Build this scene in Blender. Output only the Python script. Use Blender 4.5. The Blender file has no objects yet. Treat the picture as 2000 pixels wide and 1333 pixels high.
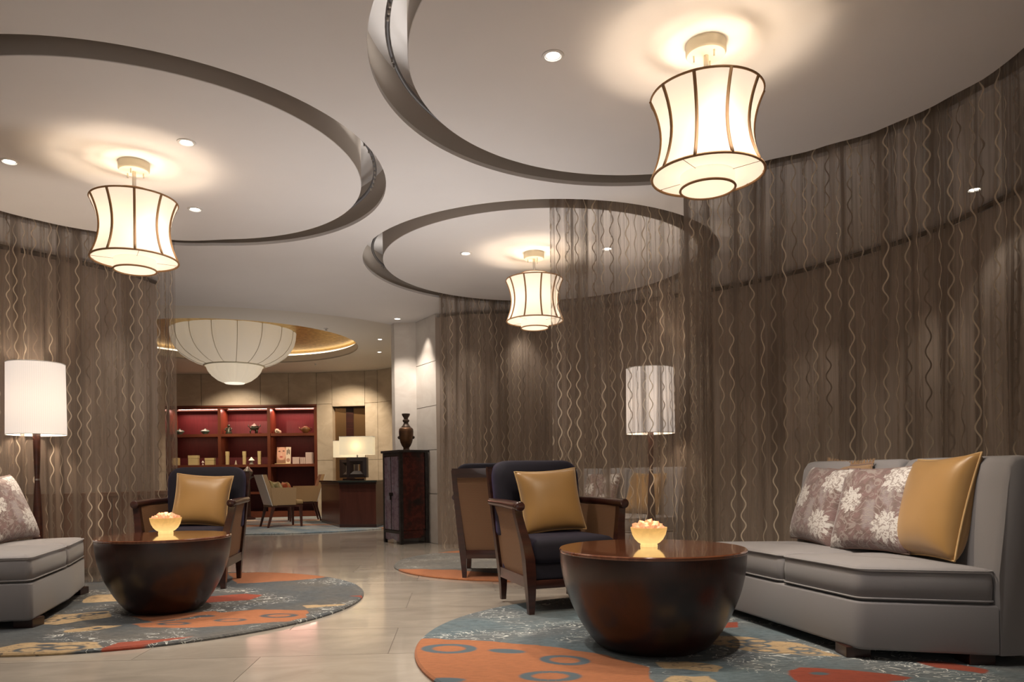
import bpy, bmesh, math, random
from mathutils import Vector, Matrix
from mathutils.geometry import interpolate_bezier
import numpy as np
random.seed(7)
PI = math.pi
sc = bpy.context.scene
COL = sc.collection

# ---------------------------------------------------------------- camera
cam_d = bpy.data.cameras.new('camera'); cam = bpy.data.objects.new('camera', cam_d); COL.objects.link(cam)
cam_d.sensor_width = 36; cam_d.lens = 1429*36/2000
cam_d.shift_x = (1000-971.5)/2000; cam_d.shift_y = (927.6-666.5)/2000
cam_d.clip_start = .05; cam_d.clip_end = 100
cam.matrix_world = Matrix.Translation((0, 0, .85)) @ Matrix.Rotation(.0126, 4, 'Y') @ Matrix.Rotation(PI/2, 4, 'X')
sc.camera = cam
# ---------------------------------------------------------------- world, exposure
w = bpy.data.worlds.new('world'); sc.world = w; w.use_nodes = True
w.node_tree.nodes['Background'].inputs[0].default_value = (1, .89, .78, 1)
w.node_tree.nodes['Background'].inputs[1].default_value = .055
sc.view_settings.view_transform = 'Standard'; sc.view_settings.look = 'None'
sc.view_settings.exposure = 0.35; sc.view_settings.gamma = 1; sc.view_settings.use_curve_mapping = False
sc.cycles.transparent_max_bounces = 28
sc.cycles.max_bounces = 7; sc.cycles.diffuse_bounces = 3; sc.cycles.adaptive_threshold = .02
WARM = (1, .80, .58); NEUT = (1, .90, .79)

def area(name, loc, rot, sx, sy, power, col=NEUT, spread=PI):
    l = bpy.data.lights.new(name, 'AREA'); l.shape = 'RECTANGLE'; l.size = sx; l.size_y = sy
    l.energy = power; l.color = col; l.spread = spread
    o = bpy.data.objects.new(name, l); o.location = loc; o.rotation_euler = rot; COL.objects.link(o); return o
def spot(name, loc, power, ang=70, blend=.5, col=NEUT, aim=(0, 0, -1), r=.03):
    l = bpy.data.lights.new(name, 'SPOT'); l.energy = power; l.color = col
    l.spot_size = math.radians(ang); l.spot_blend = blend; l.shadow_soft_size = r
    o = bpy.data.objects.new(name, l); o.location = loc
    o.rotation_euler = Vector(aim).to_track_quat('-Z', 'Y').to_euler(); COL.objects.link(o); return o
def point(name, loc, power, col=WARM, r=.04):
    l = bpy.data.lights.new(name, 'POINT'); l.energy = power; l.color = col; l.shadow_soft_size = r
    o = bpy.data.objects.new(name, l); o.location = loc; COL.objects.link(o); return o
# the lounge goes on behind the camera: an unseen area light added there as fill
area('rear_fill', (-.6, -2.6, 1.5), (math.radians(90), 0, 0), 6, 2.2, 9, (1, .93, .88))
# unseen fill spots added behind the camera to brighten the ceiling
for x, tx, pw in ((-1.6, -1.9, 10), (.2, -.4, 22), (1.8, 1.2, 12)):
    spot('ceiling_fill', (x, -1.7, .45), pw, 62, 1.0, (1, .93, .89), (tx-x, 5.9, 2.15), .45)
# unseen upward spots added between the circles and in the hall to brighten ceilings
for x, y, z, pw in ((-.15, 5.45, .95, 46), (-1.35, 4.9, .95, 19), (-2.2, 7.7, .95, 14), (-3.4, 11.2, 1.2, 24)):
    spot('bounce_fill', (x, y, z), pw, 165, 1.0, (1, .96, .94), (0, 0, 1), .22)
# downlights over the aisle and the seating (in the soffit nearer than the frame shows)
for i, (x, y, pw) in enumerate([(-.9, 2.3, 26), (.45, 2.45, 30), (1.0, 2.95, 45), (-2.5, 3.0, 20), (-3.5, 4.2, 35)]):
    spot('near_downlight', (x, y, 2.83), pw, 85, .6)
# unseen spots added to brighten the two sofas
spot('sofa_fill', (1.15, 2.75, 2.8), 110, 46, .8, (1, .90, .82), (.50, 1.15, -2.4), .03)
spot('sofa_fill', (-2.5, 3.2, 2.8), 70, 46, .8, (1, .90, .82), (-.60, 1.55, -2.4), .03)
# fill spots added out of sight in the ceiling slots, aimed at the aisle floor
for x, y, pw in [(-.52, 3.35, 90), (-.80, 4.75, 130), (-1.12, 6.75, 120), (-.75, 5.6, 0), (-1.0, 5.05, 0)]:
    if pw: spot('aisle_fill', (x, y, 2.87), pw, 75, .7, NEUT, (0, 0, -1), .04)

# ---------------------------------------------------------------- materials
def M(name, col, rough=.6, metal=0, **k):
    m = bpy.data.materials.new(name); m.use_nodes = True
    b = m.node_tree.nodes['Principled BSDF']
    b.inputs['Base Color'].default_value = (*col, 1); b.inputs['Roughness'].default_value = rough
    b.inputs['Metallic'].default_value = metal
    for a, v in k.items():
        b.inputs[a.replace('_', ' ')].default_value = v
    return m
class NT:
    def __init__(s, m): s.m = m; s.t = m.node_tree; s.N = s.t.nodes; s.b = s.N.get('Principled BSDF')
    def n(s, typ, **k):
        x = s.N.new(typ)
        for a, v in k.items():
            if a.startswith('i_'):
                key = a[2:]; key = int(key) if key.isdigit() else key.replace('_', ' ')
                s.set(x.inputs[key], v)
            else: setattr(x, a, v)
        return x
    def set(s, inp, v):
        if hasattr(v, 'outputs'): v = v.outputs[0]
        if isinstance(v, bpy.types.NodeSocket): s.t.links.new(v, inp)
        else: inp.default_value = v
    def math(s, op, a, b=0, c=0, clamp=False):
        x = s.N.new('ShaderNodeMath'); x.operation = op; x.use_clamp = clamp
        s.set(x.inputs[0], a); s.set(x.inputs[1], b); s.set(x.inputs[2], c); return x.outputs[0]
    def mix(s, f, a, b, bt='MIX'):
        x = s.N.new('ShaderNodeMix'); x.data_type = 'RGBA'; x.blend_type = bt
        s.set(x.inputs[0], f)
        for i, v in ((6, a), (7, b)):
            if isinstance(v, tuple) and len(v) == 3: v = (*v, 1)
            s.set(x.inputs[i], v)
        return x.outputs[2]
    def step(s, x, lo, hi):
        r = s.N.new('ShaderNodeMapRange'); r.interpolation_type = 'SMOOTHSTEP'
        s.set(r.inputs[0], x); s.set(r.inputs[1], lo); s.set(r.inputs[2], hi); return r.outputs[0]
    def coord(s, which='Object', scale=(1, 1, 1)):
        tc = s.N.new('ShaderNodeTexCoord'); mp = s.N.new('ShaderNodeMapping')
        s.t.links.new(tc.outputs[which], mp.inputs[0]); mp.inputs['Scale'].default_value = scale; return mp.outputs[0]
    def noise(s, vec, scale, detail=3, rough=.5, dist=0):
        x = s.n('ShaderNodeTexNoise', i_Scale=scale, i_Detail=detail, i_Roughness=rough, i_Distortion=dist)
        s.t.links.new(vec, x.inputs['Vector']); return x.outputs[0]
    def base(s, c): s.set(s.b.inputs['Base Color'], c)
    def bump(s, h, strength=.3, dist=.01):
        x = s.n('ShaderNodeBump', i_Strength=strength, i_Distance=dist); s.set(x.inputs['Height'], h)
        s.t.links.new(x.outputs[0], s.b.inputs['Normal'])
def noisy(name, c1, c2, scale=4, sc3=(1, 1, 1), rough=.6, metal=0, bump=0, detail=4, **k):
    m = M(name, c1, rough, metal, **k); t = NT(m)
    n = t.noise(t.coord('Object', sc3), scale, detail)
    t.base(t.mix(t.step(n, .3, .7), c1, c2))
    if bump: t.bump(n, bump, .01)
    return m
def emis(name, col, st, base=None, rough=.6):
    m = M(name, base or col, rough); b = m.node_tree.nodes['Principled BSDF']
    b.inputs['Emission Color'].default_value = (*col, 1); b.inputs['Emission Strength'].default_value = st
    return m
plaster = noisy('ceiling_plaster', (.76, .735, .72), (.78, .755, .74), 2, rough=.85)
plaster_shade = M('shaded_plaster', (.56, .50, .44), .9)  # darker copy of the ceiling plaster; slot shade put into the colour
far_plaster = M('far_plaster', (.74, .69, .62), .8)
white_paint = M('white_paint', (.75, .72, .68), .5)
wood = noisy('dark_mahogany', (.028, .010, .008), (.055, .017, .011), 3, (1, 1, 9), .28, 0, 0, 5)
wood.node_tree.nodes['Principled BSDF'].inputs['Coat Weight'].default_value = .25
def table_wood():
    m = M('glossy_table_wood', (.09, .02, .01), .32, 0, Coat_Weight=.45, Coat_Roughness=.22); t = NT(m)
    v = t.coord('Object', (1, 1, 1)); n = t.noise(v, 3.5, 3, .5, .6); f = t.noise(t.coord('Object', (30, 30, 3)), 6, 3)
    c = t.mix(t.step(n, .35, .75), (.016, .004, .003), (.055, .012, .006))
    t.base(t.mix(t.step(f, .4, .8), c, (.02, .006, .004))); return m
twood = table_wood()
def top_wood():
    m = M('glossy_table_top', (.2, .07, .03), .12, 0, Coat_Weight=1, Coat_Roughness=.06); t = NT(m)
    n = t.noise(t.coord('Object', (2, 14, 2)), 4, 4)
    t.base(t.mix(t.step(n, .3, .7), (.13, .040, .018), (.21, .072, .032))); return m
ttop = top_wood()
def fabric(name, c1, c2, scale=500, rough=.85, sheen=.3, bump=.15):
    m = M(name, c1, rough, 0, Sheen_Weight=sheen, Sheen_Roughness=.5); t = NT(m)
    v = t.coord('Object'); n = t.noise(v, scale, 2); n2 = t.noise(v, 5, 2)
    c = t.mix(n, c1, c2); t.base(c); t.bump(n, bump, .002); return m
sofa_f = fabric('grey_sofa_fabric', (.225, .212, .215), (.26, .246, .248))
velvet = fabric('navy_velvet', (.004, .003, .007), (.007, .005, .013), 60, .85, .12)
velvet.node_tree.nodes['Principled BSDF'].inputs['Sheen Tint'].default_value = (.3, .2, .6, 1)
gold_f = noisy('gold_silk', (.34, .185, .055), (.42, .235, .075), 3, (1, 1, 1), .36, 0, 0, 2, Sheen_Weight=.3)
pip_f = M('gold_piping', (.55, .36, .16), .5)
pale_tan = fabric('tan_fringe', (.24, .14, .07), (.34, .22, .12), 90)
def woven():
    m = M('tan_woven_panel', (.3, .16, .07), .6); t = NT(m); v = t.coord('Object')
    w1 = t.n('ShaderNodeTexWave', i_Scale=60, i_Distortion=.3); w1.bands_direction = 'Z'; t.t.links.new(v, w1.inputs[0])
    w2 = t.n('ShaderNodeTexWave', i_Scale=60, i_Distortion=.3); w2.bands_direction = 'DIAGONAL'; t.t.links.new(v, w2.inputs[0])
    h = t.math('MULTIPLY', w1.outputs[1], w2.outputs[1])
    t.base(t.mix(h, (.17, .085, .042), (.30, .165, .085))); t.bump(h, .3, .003); return m
woven_m = woven()
def tile_m(i):
    m = M('beige_marble_%d' % i, (.4, .35, .3), .16, 0, Coat_Weight=.25, Coat_Roughness=.05); t = NT(m)
    oi = t.n('ShaderNodeObjectInfo'); v = t.n('ShaderNodeVectorMath', operation='ADD')
    t.t.links.new(t.coord('Object', (1, 2.2, 1)), v.inputs[0]); cmb = t.n('ShaderNodeCombineXYZ'); t.set(cmb.inputs[0], t.math('MULTIPLY', oi.outputs['Random'], 37)); t.t.links.new(cmb.outputs[0], v.inputs[1])
    n = t.noise(v.outputs[0], 2.2, 6, .6, .8); f = t.noise(v.outputs[0], 25, 4)
    c = t.mix(t.step(n, .3, .75), (.36, .315, .265), (.47, .42, .355))
    c = t.mix(t.math('MULTIPLY', f, .25), c, (.28, .24, .2))
    k = t.math('MULTIPLY_ADD', oi.outputs['Random'], .22, .86)
    t.base(t.mix(1.0, c, t.n('ShaderNodeCombineColor', i_0=k, i_1=k, i_2=k), 'MULTIPLY'))
    t.set(t.b.inputs['Roughness'], t.math('MULTIPLY_ADD', f, .12, .10)); return m
marble = tile_m(0)
grout = M('grout', (.16, .13, .11), .8)
def stone_panel_m(name, c1, c2):
    m = M(name, c1, .45); t = NT(m); n = t.noise(t.coord('Object', (1, 1, 1.6)), 2.4, 6, .6, 1.2)
    t.base(t.mix(t.step(n, .3, .7), c1, c2)); return m
far_stone = stone_panel_m('far_wall_stone', (.50, .42, .32), (.60, .52, .41))
col_stone = stone_panel_m('column_stone', (.66, .60, .54), (.74, .69, .63))
wall_m = noisy('taupe_wall', (.40, .33, .27), (.44, .36, .30), 2, rough=.8)
gold_leaf = noisy('gold_leaf', (.55, .34, .07), (.80, .55, .16), 14, (1, 1, 1), .33, .85, .5)
dark_metal = M('dark_metal', (.03, .025, .022), .35, .8)
steel = M('brushed_steel', (.55, .52, .48), .3, 1)
glow = emis('downlight_glow', (1, .93, .82), 9)
def shade_m(name, st, trans=(.9, .78, .62), ecol=(1, .80, .56), pleat=0):
    m = bpy.data.materials.new(name); m.use_nodes = True; t = NT(m); t.N.clear()
    tr = t.n('ShaderNodeBsdfTranslucent'); tr.inputs[0].default_value = (*trans, 1)
    df = t.n('ShaderNodeBsdfDiffuse'); df.inputs[0].default_value = (.85, .78, .68, 1)
    em = t.n('ShaderNodeEmission'); em.inputs[0].default_value = (*ecol, 1); em.inputs[1].default_value = st
    if pleat:
        wv = t.n('ShaderNodeTexWave', i_Scale=pleat, i_Distortion=.5); wv.bands_direction = 'X'
        t.t.links.new(t.coord('UV'), wv.inputs[0])
        t.set(em.inputs[1], t.math('MULTIPLY', t.math('MULTIPLY_ADD', wv.outputs[1], .12, .94), st))
    mx = t.n('ShaderNodeMixShader'); mx.inputs[0].default_value = .5; t.t.links.new(tr.outputs[0], mx.inputs[1]); t.t.links.new(df.outputs[0], mx.inputs[2])
    ad = t.n('ShaderNodeAddShader'); t.t.links.new(mx.outputs[0], ad.inputs[0]); t.t.links.new(em.outputs[0], ad.inputs[1])
    o = t.n('ShaderNodeOutputMaterial'); t.t.links.new(ad.outputs[0], o.inputs[0]); return m
shade_lit = shade_m('pendant_shade_fabric', .50, (.18, .155, .12), (1, .83, .67))
floor_shade = shade_m('pleated_shade', .50, (.032, .028, .024), (1, .86, .76), 14)
desk_shade = shade_m('desk_lamp_shade', .35, (.22, .19, .13), (1, .85, .58))
tape = M('brown_tape', (.36, .20, .09), .7)
silk = shade_m('chandelier_silk', .12, (.40, .38, .33), (1, .90, .76))

def curtain_m(name, col, thread, seed):
    m = bpy.data.materials.new(name); m.use_nodes = True; t = NT(m); t.N.clear()
    uv = t.n('ShaderNodeUVMap').outputs[0]; sp = t.n('ShaderNodeSeparateXYZ'); t.t.links.new(uv, sp.inputs[0])
    u, v = sp.outputs[0], sp.outputs[1]
    cell = .074
    uu = t.math('DIVIDE', u, cell); idx = t.math('FLOOR', uu); fr = t.math('SUBTRACT', t.math('FRACT', uu), .5)
    rnd = t.n('ShaderNodeTexWhiteNoise', noise_dimensions='1D'); t.set(rnd.inputs['W'], t.math('ADD', idx, seed))
    ph = t.math('ADD', t.math('MULTIPLY', t.math('MODULO', idx, 2), PI), t.math('MULTIPLY', rnd.outputs[0], .25))
    k = 2*PI/.145
    def vnoise(su, sv, sc, det=1, dist=0):
        cs = t.n('ShaderNodeCombineXYZ'); t.set(cs.inputs[0], t.math('MULTIPLY', u, su)); t.set(cs.inputs[1], t.math('MULTIPLY', v, sv))
        q = t.n('ShaderNodeTexNoise', i_Scale=sc, i_Detail=det, i_Distortion=dist); t.t.links.new(cs.outputs[0], q.inputs['Vector']); return q.outputs[0]
    vv = t.math('MULTIPLY_ADD', vnoise(1, 1, 2.2), .09, v)
    off = t.math('MULTIPLY', t.math('SINE', t.math('MULTIPLY_ADD', vv, k, ph)), .19)
    off = t.math('ADD', off, t.math('MULTIPLY', t.math('SUBTRACT', vnoise(1, .6, 3, 1), .5), .22))
    d = t.math('ABSOLUTE', t.math('SUBTRACT', fr, off))
    line = t.math('SUBTRACT', 1, t.step(d, .045, .078))
    fade = t.n('ShaderNodeTexNoise', noise_dimensions='2D', i_Scale=1.0, i_Detail=1)
    cv = t.n('ShaderNodeCombineXYZ'); t.set(cv.inputs[0], t.math('MULTIPLY', idx, 3.7)); t.set(cv.inputs[1], t.math('MULTIPLY', v, 1.1)); t.t.links.new(cv.outputs[0], fade.inputs['Vector'])
    bright = t.step(fade.outputs[0], .40, .60)
    streak = t.step(vnoise(120, 2.2, 1, 3, .4), .35, .70)
    gather = t.step(vnoise(9, .25, 1, 2), .47, .63)
    gather2 = t.step(vnoise(34, .5, 1, 2), .42, .64)
    alpha = t.math('MULTIPLY_ADD', streak, .20, .20)
    alpha = t.math('MULTIPLY_ADD', gather, .36, alpha); alpha = t.math('MULTIPLY_ADD', gather2, .30, alpha, clamp=True)
    alpha = t.math('MINIMUM', alpha, .93)
    alpha = t.math('MAXIMUM', alpha, t.math('MULTIPLY', line, .92))
    c = t.mix(streak, col, tuple(x*.66 for x in col))
    c = t.mix(t.math('MULTIPLY', gather, .7), c, tuple(x*.36 for x in col))  # denser gathers also get fold shade put into the colour
    c = t.mix(line, c, t.mix(bright, tuple(x*.55 for x in col), thread))  # backlit look of the thread's dim stretches put into its colour
    df = t.n('ShaderNodeBsdfDiffuse'); t.set(df.inputs[0], c); tl = t.n('ShaderNodeBsdfTranslucent'); t.set(tl.inputs[0], c)
    a = t.n('ShaderNodeMixShader'); a.inputs[0].default_value = .42; t.t.links.new(df.outputs[0], a.inputs[1]); t.t.links.new(tl.outputs[0], a.inputs[2])
    tp = t.n('ShaderNodeBsdfTransparent'); mx = t.n('ShaderNodeMixShader'); t.set(mx.inputs[0], alpha)
    t.t.links.new(tp.outputs[0], mx.inputs[1]); t.t.links.new(a.outputs[0], mx.inputs[2])
    o = t.n('ShaderNodeOutputMaterial'); t.t.links.new(mx.outputs[0], o.inputs[0]); return m
curtain_mat = curtain_m('sheer_wave_curtain', (.45, .355, .28), (.76, .66, .52), 3)

# ---------------------------------------------------------------- helpers
def finish(name, bm, mat, parent=None, smooth=None, loc=None):
    me = bpy.data.meshes.new(name); bmesh.ops.recalc_face_normals(bm, faces=bm.faces); bm.to_mesh(me); bm.free()
    for m in (mat if isinstance(mat, (list, tuple)) else [mat]): me.materials.append(m)
    if smooth is not None:
        me.polygons.foreach_set('use_smooth', [True]*len(me.polygons))
        if smooth > 0: me.set_sharp_from_angle(angle=math.radians(smooth))
    o = bpy.data.objects.new(name, me); COL.objects.link(o)
    if loc: o.location = loc
    if parent: o.parent = parent
    return o
def tag(o, label=None, cat=None, group=None, kind=None):
    if label: o['label'] = label
    if cat: o['category'] = cat
    if group: o['group'] = group
    if kind: o['kind'] = kind
    return o
def thing(name, label, cat, loc=(0, 0, 0), rz=0, group=None):
    o = bpy.data.objects.new(name, None); COL.objects.link(o); o.location = loc; o.rotation_euler = (0, 0, rz)
    o.empty_display_size = .1
    return tag(o, label, cat, group)
def dup(root, loc=None, rz=None, label=None):
    def cp(o, par):
        c = o.copy(); COL.objects.link(c)
        if par: c.parent = par
        for ch in list(o.children): cp(ch, c)
        return c
    r = cp(root, None)
    if loc: r.location = loc
    if rz is not None: r.rotation_euler = (0, 0, rz)
    if label: r['label'] = label
    return r
def box(bm, x0, x1, y0, y1, z0, z1, bev=0, seg=2, mat=None):
    g = bmesh.ops.create_cube(bm, size=1, matrix=Matrix.Translation(((x0+x1)/2, (y0+y1)/2, (z0+z1)/2)) @ Matrix.Diagonal((x1-x0, y1-y0, z1-z0, 1)))
    if bev:
        es = list({e for v in g['verts'] for e in v.link_edges})
        bmesh.ops.bevel(bm, geom=es, offset=bev, segments=seg, profile=.5, affect='EDGES')
def B(x0, x1, y0, y1, z0, z1, bev=0, seg=2):
    bm = bmesh.new(); box(bm, x0, x1, y0, y1, z0, z1, bev, seg); return bm
def hexa(bm, bot, top):
    """frustum from two rings of equal length"""
    vb = [bm.verts.new(p) for p in bot]; vt = [bm.verts.new(p) for p in top]; n = len(vb)
    for i in range(n): bm.faces.new((vb[i], vb[(i+1) % n], vt[(i+1) % n], vt[i]))
    bm.faces.new(vb[::-1]); bm.faces.new(vt)
def lathe(bm, prof, seg=48, cx=0, cy=0, cap=True, uv=False):
    rings = []
    for r, z in prof:
        rings.append([bm.verts.new((cx+r*math.cos(2*PI*i/seg), cy+r*math.sin(2*PI*i/seg), z)) for i in range(seg)])
    for a, b in zip(rings, rings[1:]):
        for i in range(seg): bm.faces.new((a[i], a[(i+1) % seg], b[(i+1) % seg], b[i]))
    if cap:
        bm.faces.new(rings[0][::-1]); bm.faces.new(rings[-1])
def L(prof, seg=48, cap=True):
    bm = bmesh.new(); lathe(bm, prof, seg, cap=cap); return bm
def tube(bm, pts, r, seg=8, closed=False, flat=None):
    pts = [Vector(p) for p in pts]; n = len(pts); rings = []; prev = None
    for i, p in enumerate(pts):
        a = pts[i-1] if (i > 0 or closed) else p; b = pts[(i+1) % n] if (i < n-1 or closed) else p
        d = (b-a).normalized()
        if prev is None:
            up = Vector((0, 0, 1)) if abs(d.z) < .9 else Vector((0, 1, 0)); s = d.cross(up).normalized()
        else: s = (prev - d*prev.dot(d)).normalized()
        prev = s; t = d.cross(s); rr = r[i] if isinstance(r, (list, tuple)) else r
        rings.append([bm.verts.new(p + (s*math.cos(2*PI*k/seg) + t*math.sin(2*PI*k/seg)*(flat or 1))*rr) for k in range(seg)])
    for i in range(n if closed else n-1):
        A, Bq = rings[i], rings[(i+1) % n]
        for k in range(seg): bm.faces.new((A[k], A[(k+1) % seg], Bq[(k+1) % seg], Bq[k]))
    if not closed: bm.faces.new(rings[0][::-1]); bm.faces.new(rings[-1])
def T(pts, r, seg=8, closed=False, flat=None):
    bm = bmesh.new(); tube(bm, pts, r, seg, closed, flat); return bm
def circ(cx, cy, r, n=96, z=0, a0=0, a1=2*PI):
    return [(cx+r*math.cos(a0+(a1-a0)*i/n), cy+r*math.sin(a0+(a1-a0)*i/n), z) for i in range(n)]
def round_poly(P, rad, n=5):
    out = []; P = [Vector(p[:2]) for p in P]; m = len(P)
    for i in range(m):
        a, b, c = P[i-1], P[i], P[(i+1) % m]
        r = rad[i] if isinstance(rad, (list, tuple)) else rad
        if r <= 0: out.append(b); continue
        d1 = (a-b); d2 = (c-b); t = min(r, d1.length*.45, d2.length*.45)
        p1 = b+d1.normalized()*t; p2 = b+d2.normalized()*t
        for k in range(n+1):
            s = k/n; out.append(p1*(1-s)**2 + b*2*s*(1-s) + p2*s*s)
    return out
def offset_poly(P, d):
    """positive d shrinks a counter-clockwise polygon"""
    m = len(P); out = []
    for i in range(m):
        a, b, c = P[i-1], P[i], P[(i+1) % m]
        e1 = (b-a).normalized(); e2 = (c-b).normalized()
        n1 = Vector((-e1.y, e1.x)); n2 = Vector((-e2.y, e2.x)); nn = (n1+n2)
        if nn.length < 1e-6: nn = n1
        nn.normalize(); k = max(.5, nn.dot(n1)); out.append(b+nn*d/k)
    return out
def area2(P): return sum(P[i-1][0]*P[i][1]-P[i][0]*P[i-1][1] for i in range(len(P)))
def loft(bm, P, levels, tilt=None):
    """stack of inset rings of polygon P: (inset, z)"""
    P = [Vector(p[:2]) for p in P]
    if area2(P) < 0: P = P[::-1]
    rings = []
    for d, z in levels:
        Q = offset_poly(P, min(d, .028)) if d else P
        if d > .028:
            cen = sum(Q, Vector((0, 0)))/len(Q); rm = min((q-cen).length for q in Q)
            Q = [q+(cen-q)*min(.9, (d-.028)/rm) for q in Q]
        rings.append([bm.verts.new((q.x, q.y, z) if tilt is None else tilt(q.x, q.y, z)) for q in Q])
    n = len(P)
    for A, C in zip(rings, rings[1:]):
        for i in range(n): bm.faces.new((A[i], A[(i+1) % n], C[(i+1) % n], C[i]))
    bm.faces.new(rings[0][::-1]); bm.faces.new(rings[-1])
def slab(P, z0, z1, r=.0, seg=3):
    bm = bmesh.new()
    if r: lv = [(r*(1-math.sin(k*PI/2/seg)), z0+r*(1-math.cos(k*PI/2/seg))) for k in range(seg+1)] + [(r*(1-math.cos(k*PI/2/seg)), z1-r*(1-math.sin(k*PI/2/seg))) for k in range(seg+1)]
    else: lv = [(0, z0), (0, z1)]
    loft(bm, P, lv); return bm

# ================================================================ SETTING
# floor: grout bed + marble tiles
bm = B(-9.5, 6, -3, 18, -.06, -.004); floor = finish('floor', bm, grout); floor['kind'] = 'structure'
TA_ = math.radians(3.0); TW, TD = 1.2, .6
tile_me = None
bm = B(-TW/2+.0015, TW/2-.0015, -TD/2+.0015, TD/2-.0015, -.02, 0); tile0 = finish('tile', bm, marble, floor); tile_me = tile0.data
ct, st_ = math.cos(TA_), math.sin(TA_); first = True; cnt = 0
coarse = []
for j in range(-8, 30):
    for i in range(-9, 6):
        lx = i*TW + (TW/2 if j % 2 else 0) + .25; ly = j*TD + .22
        x, y = lx*ct-ly*st_, lx*st_+ly*ct
        if not (-9 < x < 5.5 and -2.6 < y < 17.6): continue
        inview = y > 1.9 and -.72*y-.7 < x < min(.72*y+.7, 3.9) and y < 13.5 and x < 3.4
        if inview and cnt < 296:
            o = tile0 if first else tile0.copy()
            if not first: COL.objects.link(o)
            first = False; o.location = (x, y, 0); o.rotation_euler = (0, 0, TA_); cnt += 1
        else: coarse.append((x, y))
bm = bmesh.new()
for x, y in coarse:
    m4 = Matrix.Translation((x, y, -.01)) @ Matrix.Rotation(TA_, 4, 'Z') @ Matrix.Diagonal((TW-.003, TD-.003, .02, 1))
    bmesh.ops.create_cube(bm, size=1, matrix=m4)
o = finish('tile_field', bm, marble, floor); o['kind'] = 'stuff'

CZ = 2.85
A0, B0, C0 = (-2.234, 4.785), (.888, 3.614), (.418, 6.966)
def lerp_tab(tab, a):
    """piecewise radius over degrees"""
    for (a0, r0), (a1, r1) in zip(tab, tab[1:]):
        if a0 <= a <= a1:
            s = (a-a0)/(a1-a0) if a1 > a0 else 0; s = s*s*(3-2*s); return r0+(r1-r0)*s
    return tab[-1][1]
DR = {'A': [(-120, 1.347), (88, 1.345), (109, 1.42), (130, 1.48), (144, 1.52), (156, 1.555), (185, 1.58), (215, 1.56), (240, 1.347)],
      'B': [(-100, 1.296), (-80, 1.296), (-50, 1.6), (-30, 1.66), (-4, 1.65), (3, 1.645), (13, 1.60), (26, 1.55), (39, 1.46), (52, 1.40), (80, 1.30), (260, 1.296)],
      'C': [(0, 1.466), (360, 1.466)]}
def drum_pts(key, c, n=144, extra=0, a_min=-100):
    tab = DR[key]; a0 = tab[0][0]; out = []
    for i in range(n):
        a = a0+360*i/n; r = lerp_tab(tab, a)+extra
        out.append((c[0]+r*math.cos(math.radians(a)), c[1]+r*math.sin(math.radians(a))))
    return out
def hole_pts(key, c, R, n=144):
    """outer edge of the slot: round, pushed out where the disc swells behind the curtain"""
    tab = DR[key]; a0 = tab[0][0]; out = []
    for i in range(n):
        a = a0+360*i/n; r = max(R, lerp_tab(tab, a)+.14)
        out.append((c[0]+r*math.cos(math.radians(a)), c[1]+r*math.sin(math.radians(a))))
    return out
HA, HB, HC = hole_pts('A', A0, 1.514), hole_pts('B', B0, 1.484), hole_pts('C', C0, 1.649)
FC = (-4.4, 12.05)
HF = []
for i in range(144):
    a = 360*i/144-90  # -90 faces the camera
    k = min(1, max(0, (abs((a+90+180) % 360-180)-62)/25)); k = k*k*(3-2*k)
    r = 3.62 + .22*min(1, max(0, (a+90)/45 if a < 90 else 0)) + k*.9
    HF.append((FC[0]+r*math.cos(math.radians(a)), FC[1]+r*math.sin(math.radians(a))))
def plate(name, outline, holes, z, mat, parent=None, thick=.02):
    bm = bmesh.new(); es = []
    for loop in [outline]+holes:
        vs = [bm.verts.new((p[0], p[1], z)) for p in loop]
        es += [bm.edges.new((vs[i-1], vs[i])) for i in range(len(vs))]
    bmesh.ops.triangle_fill(bm, edges=es, use_beauty=True)
    ext = bmesh.ops.extrude_face_region(bm, geom=list(bm.faces))
    bmesh.ops.translate(bm, verts=[v for v in ext['geom'] if isinstance(v, bmesh.types.BMVert)], vec=(0, 0, thick))
    return finish(name, bm, mat, parent)
ceil = plate('ceiling', [(-9.5, -3), (6, -3), (6, 18), (-9.5, 18)], [HA, HB, HC, HF], CZ, plaster, None, .025)
ceil['kind'] = 'structure'
def ring_wall(name, loop, z0, z1, mat, parent, both=False):
    bm = bmesh.new(); n = len(loop)
    a = [bm.verts.new((p[0], p[1], z0)) for p in loop]; b = [bm.verts.new((p[0], p[1], z1)) for p in loop]
    for i in range(n): bm.faces.new((a[i-1], a[i], b[i], b[i-1]))
    return finish(name, bm, mat, parent, 30)
RZ = CZ+.30
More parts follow.
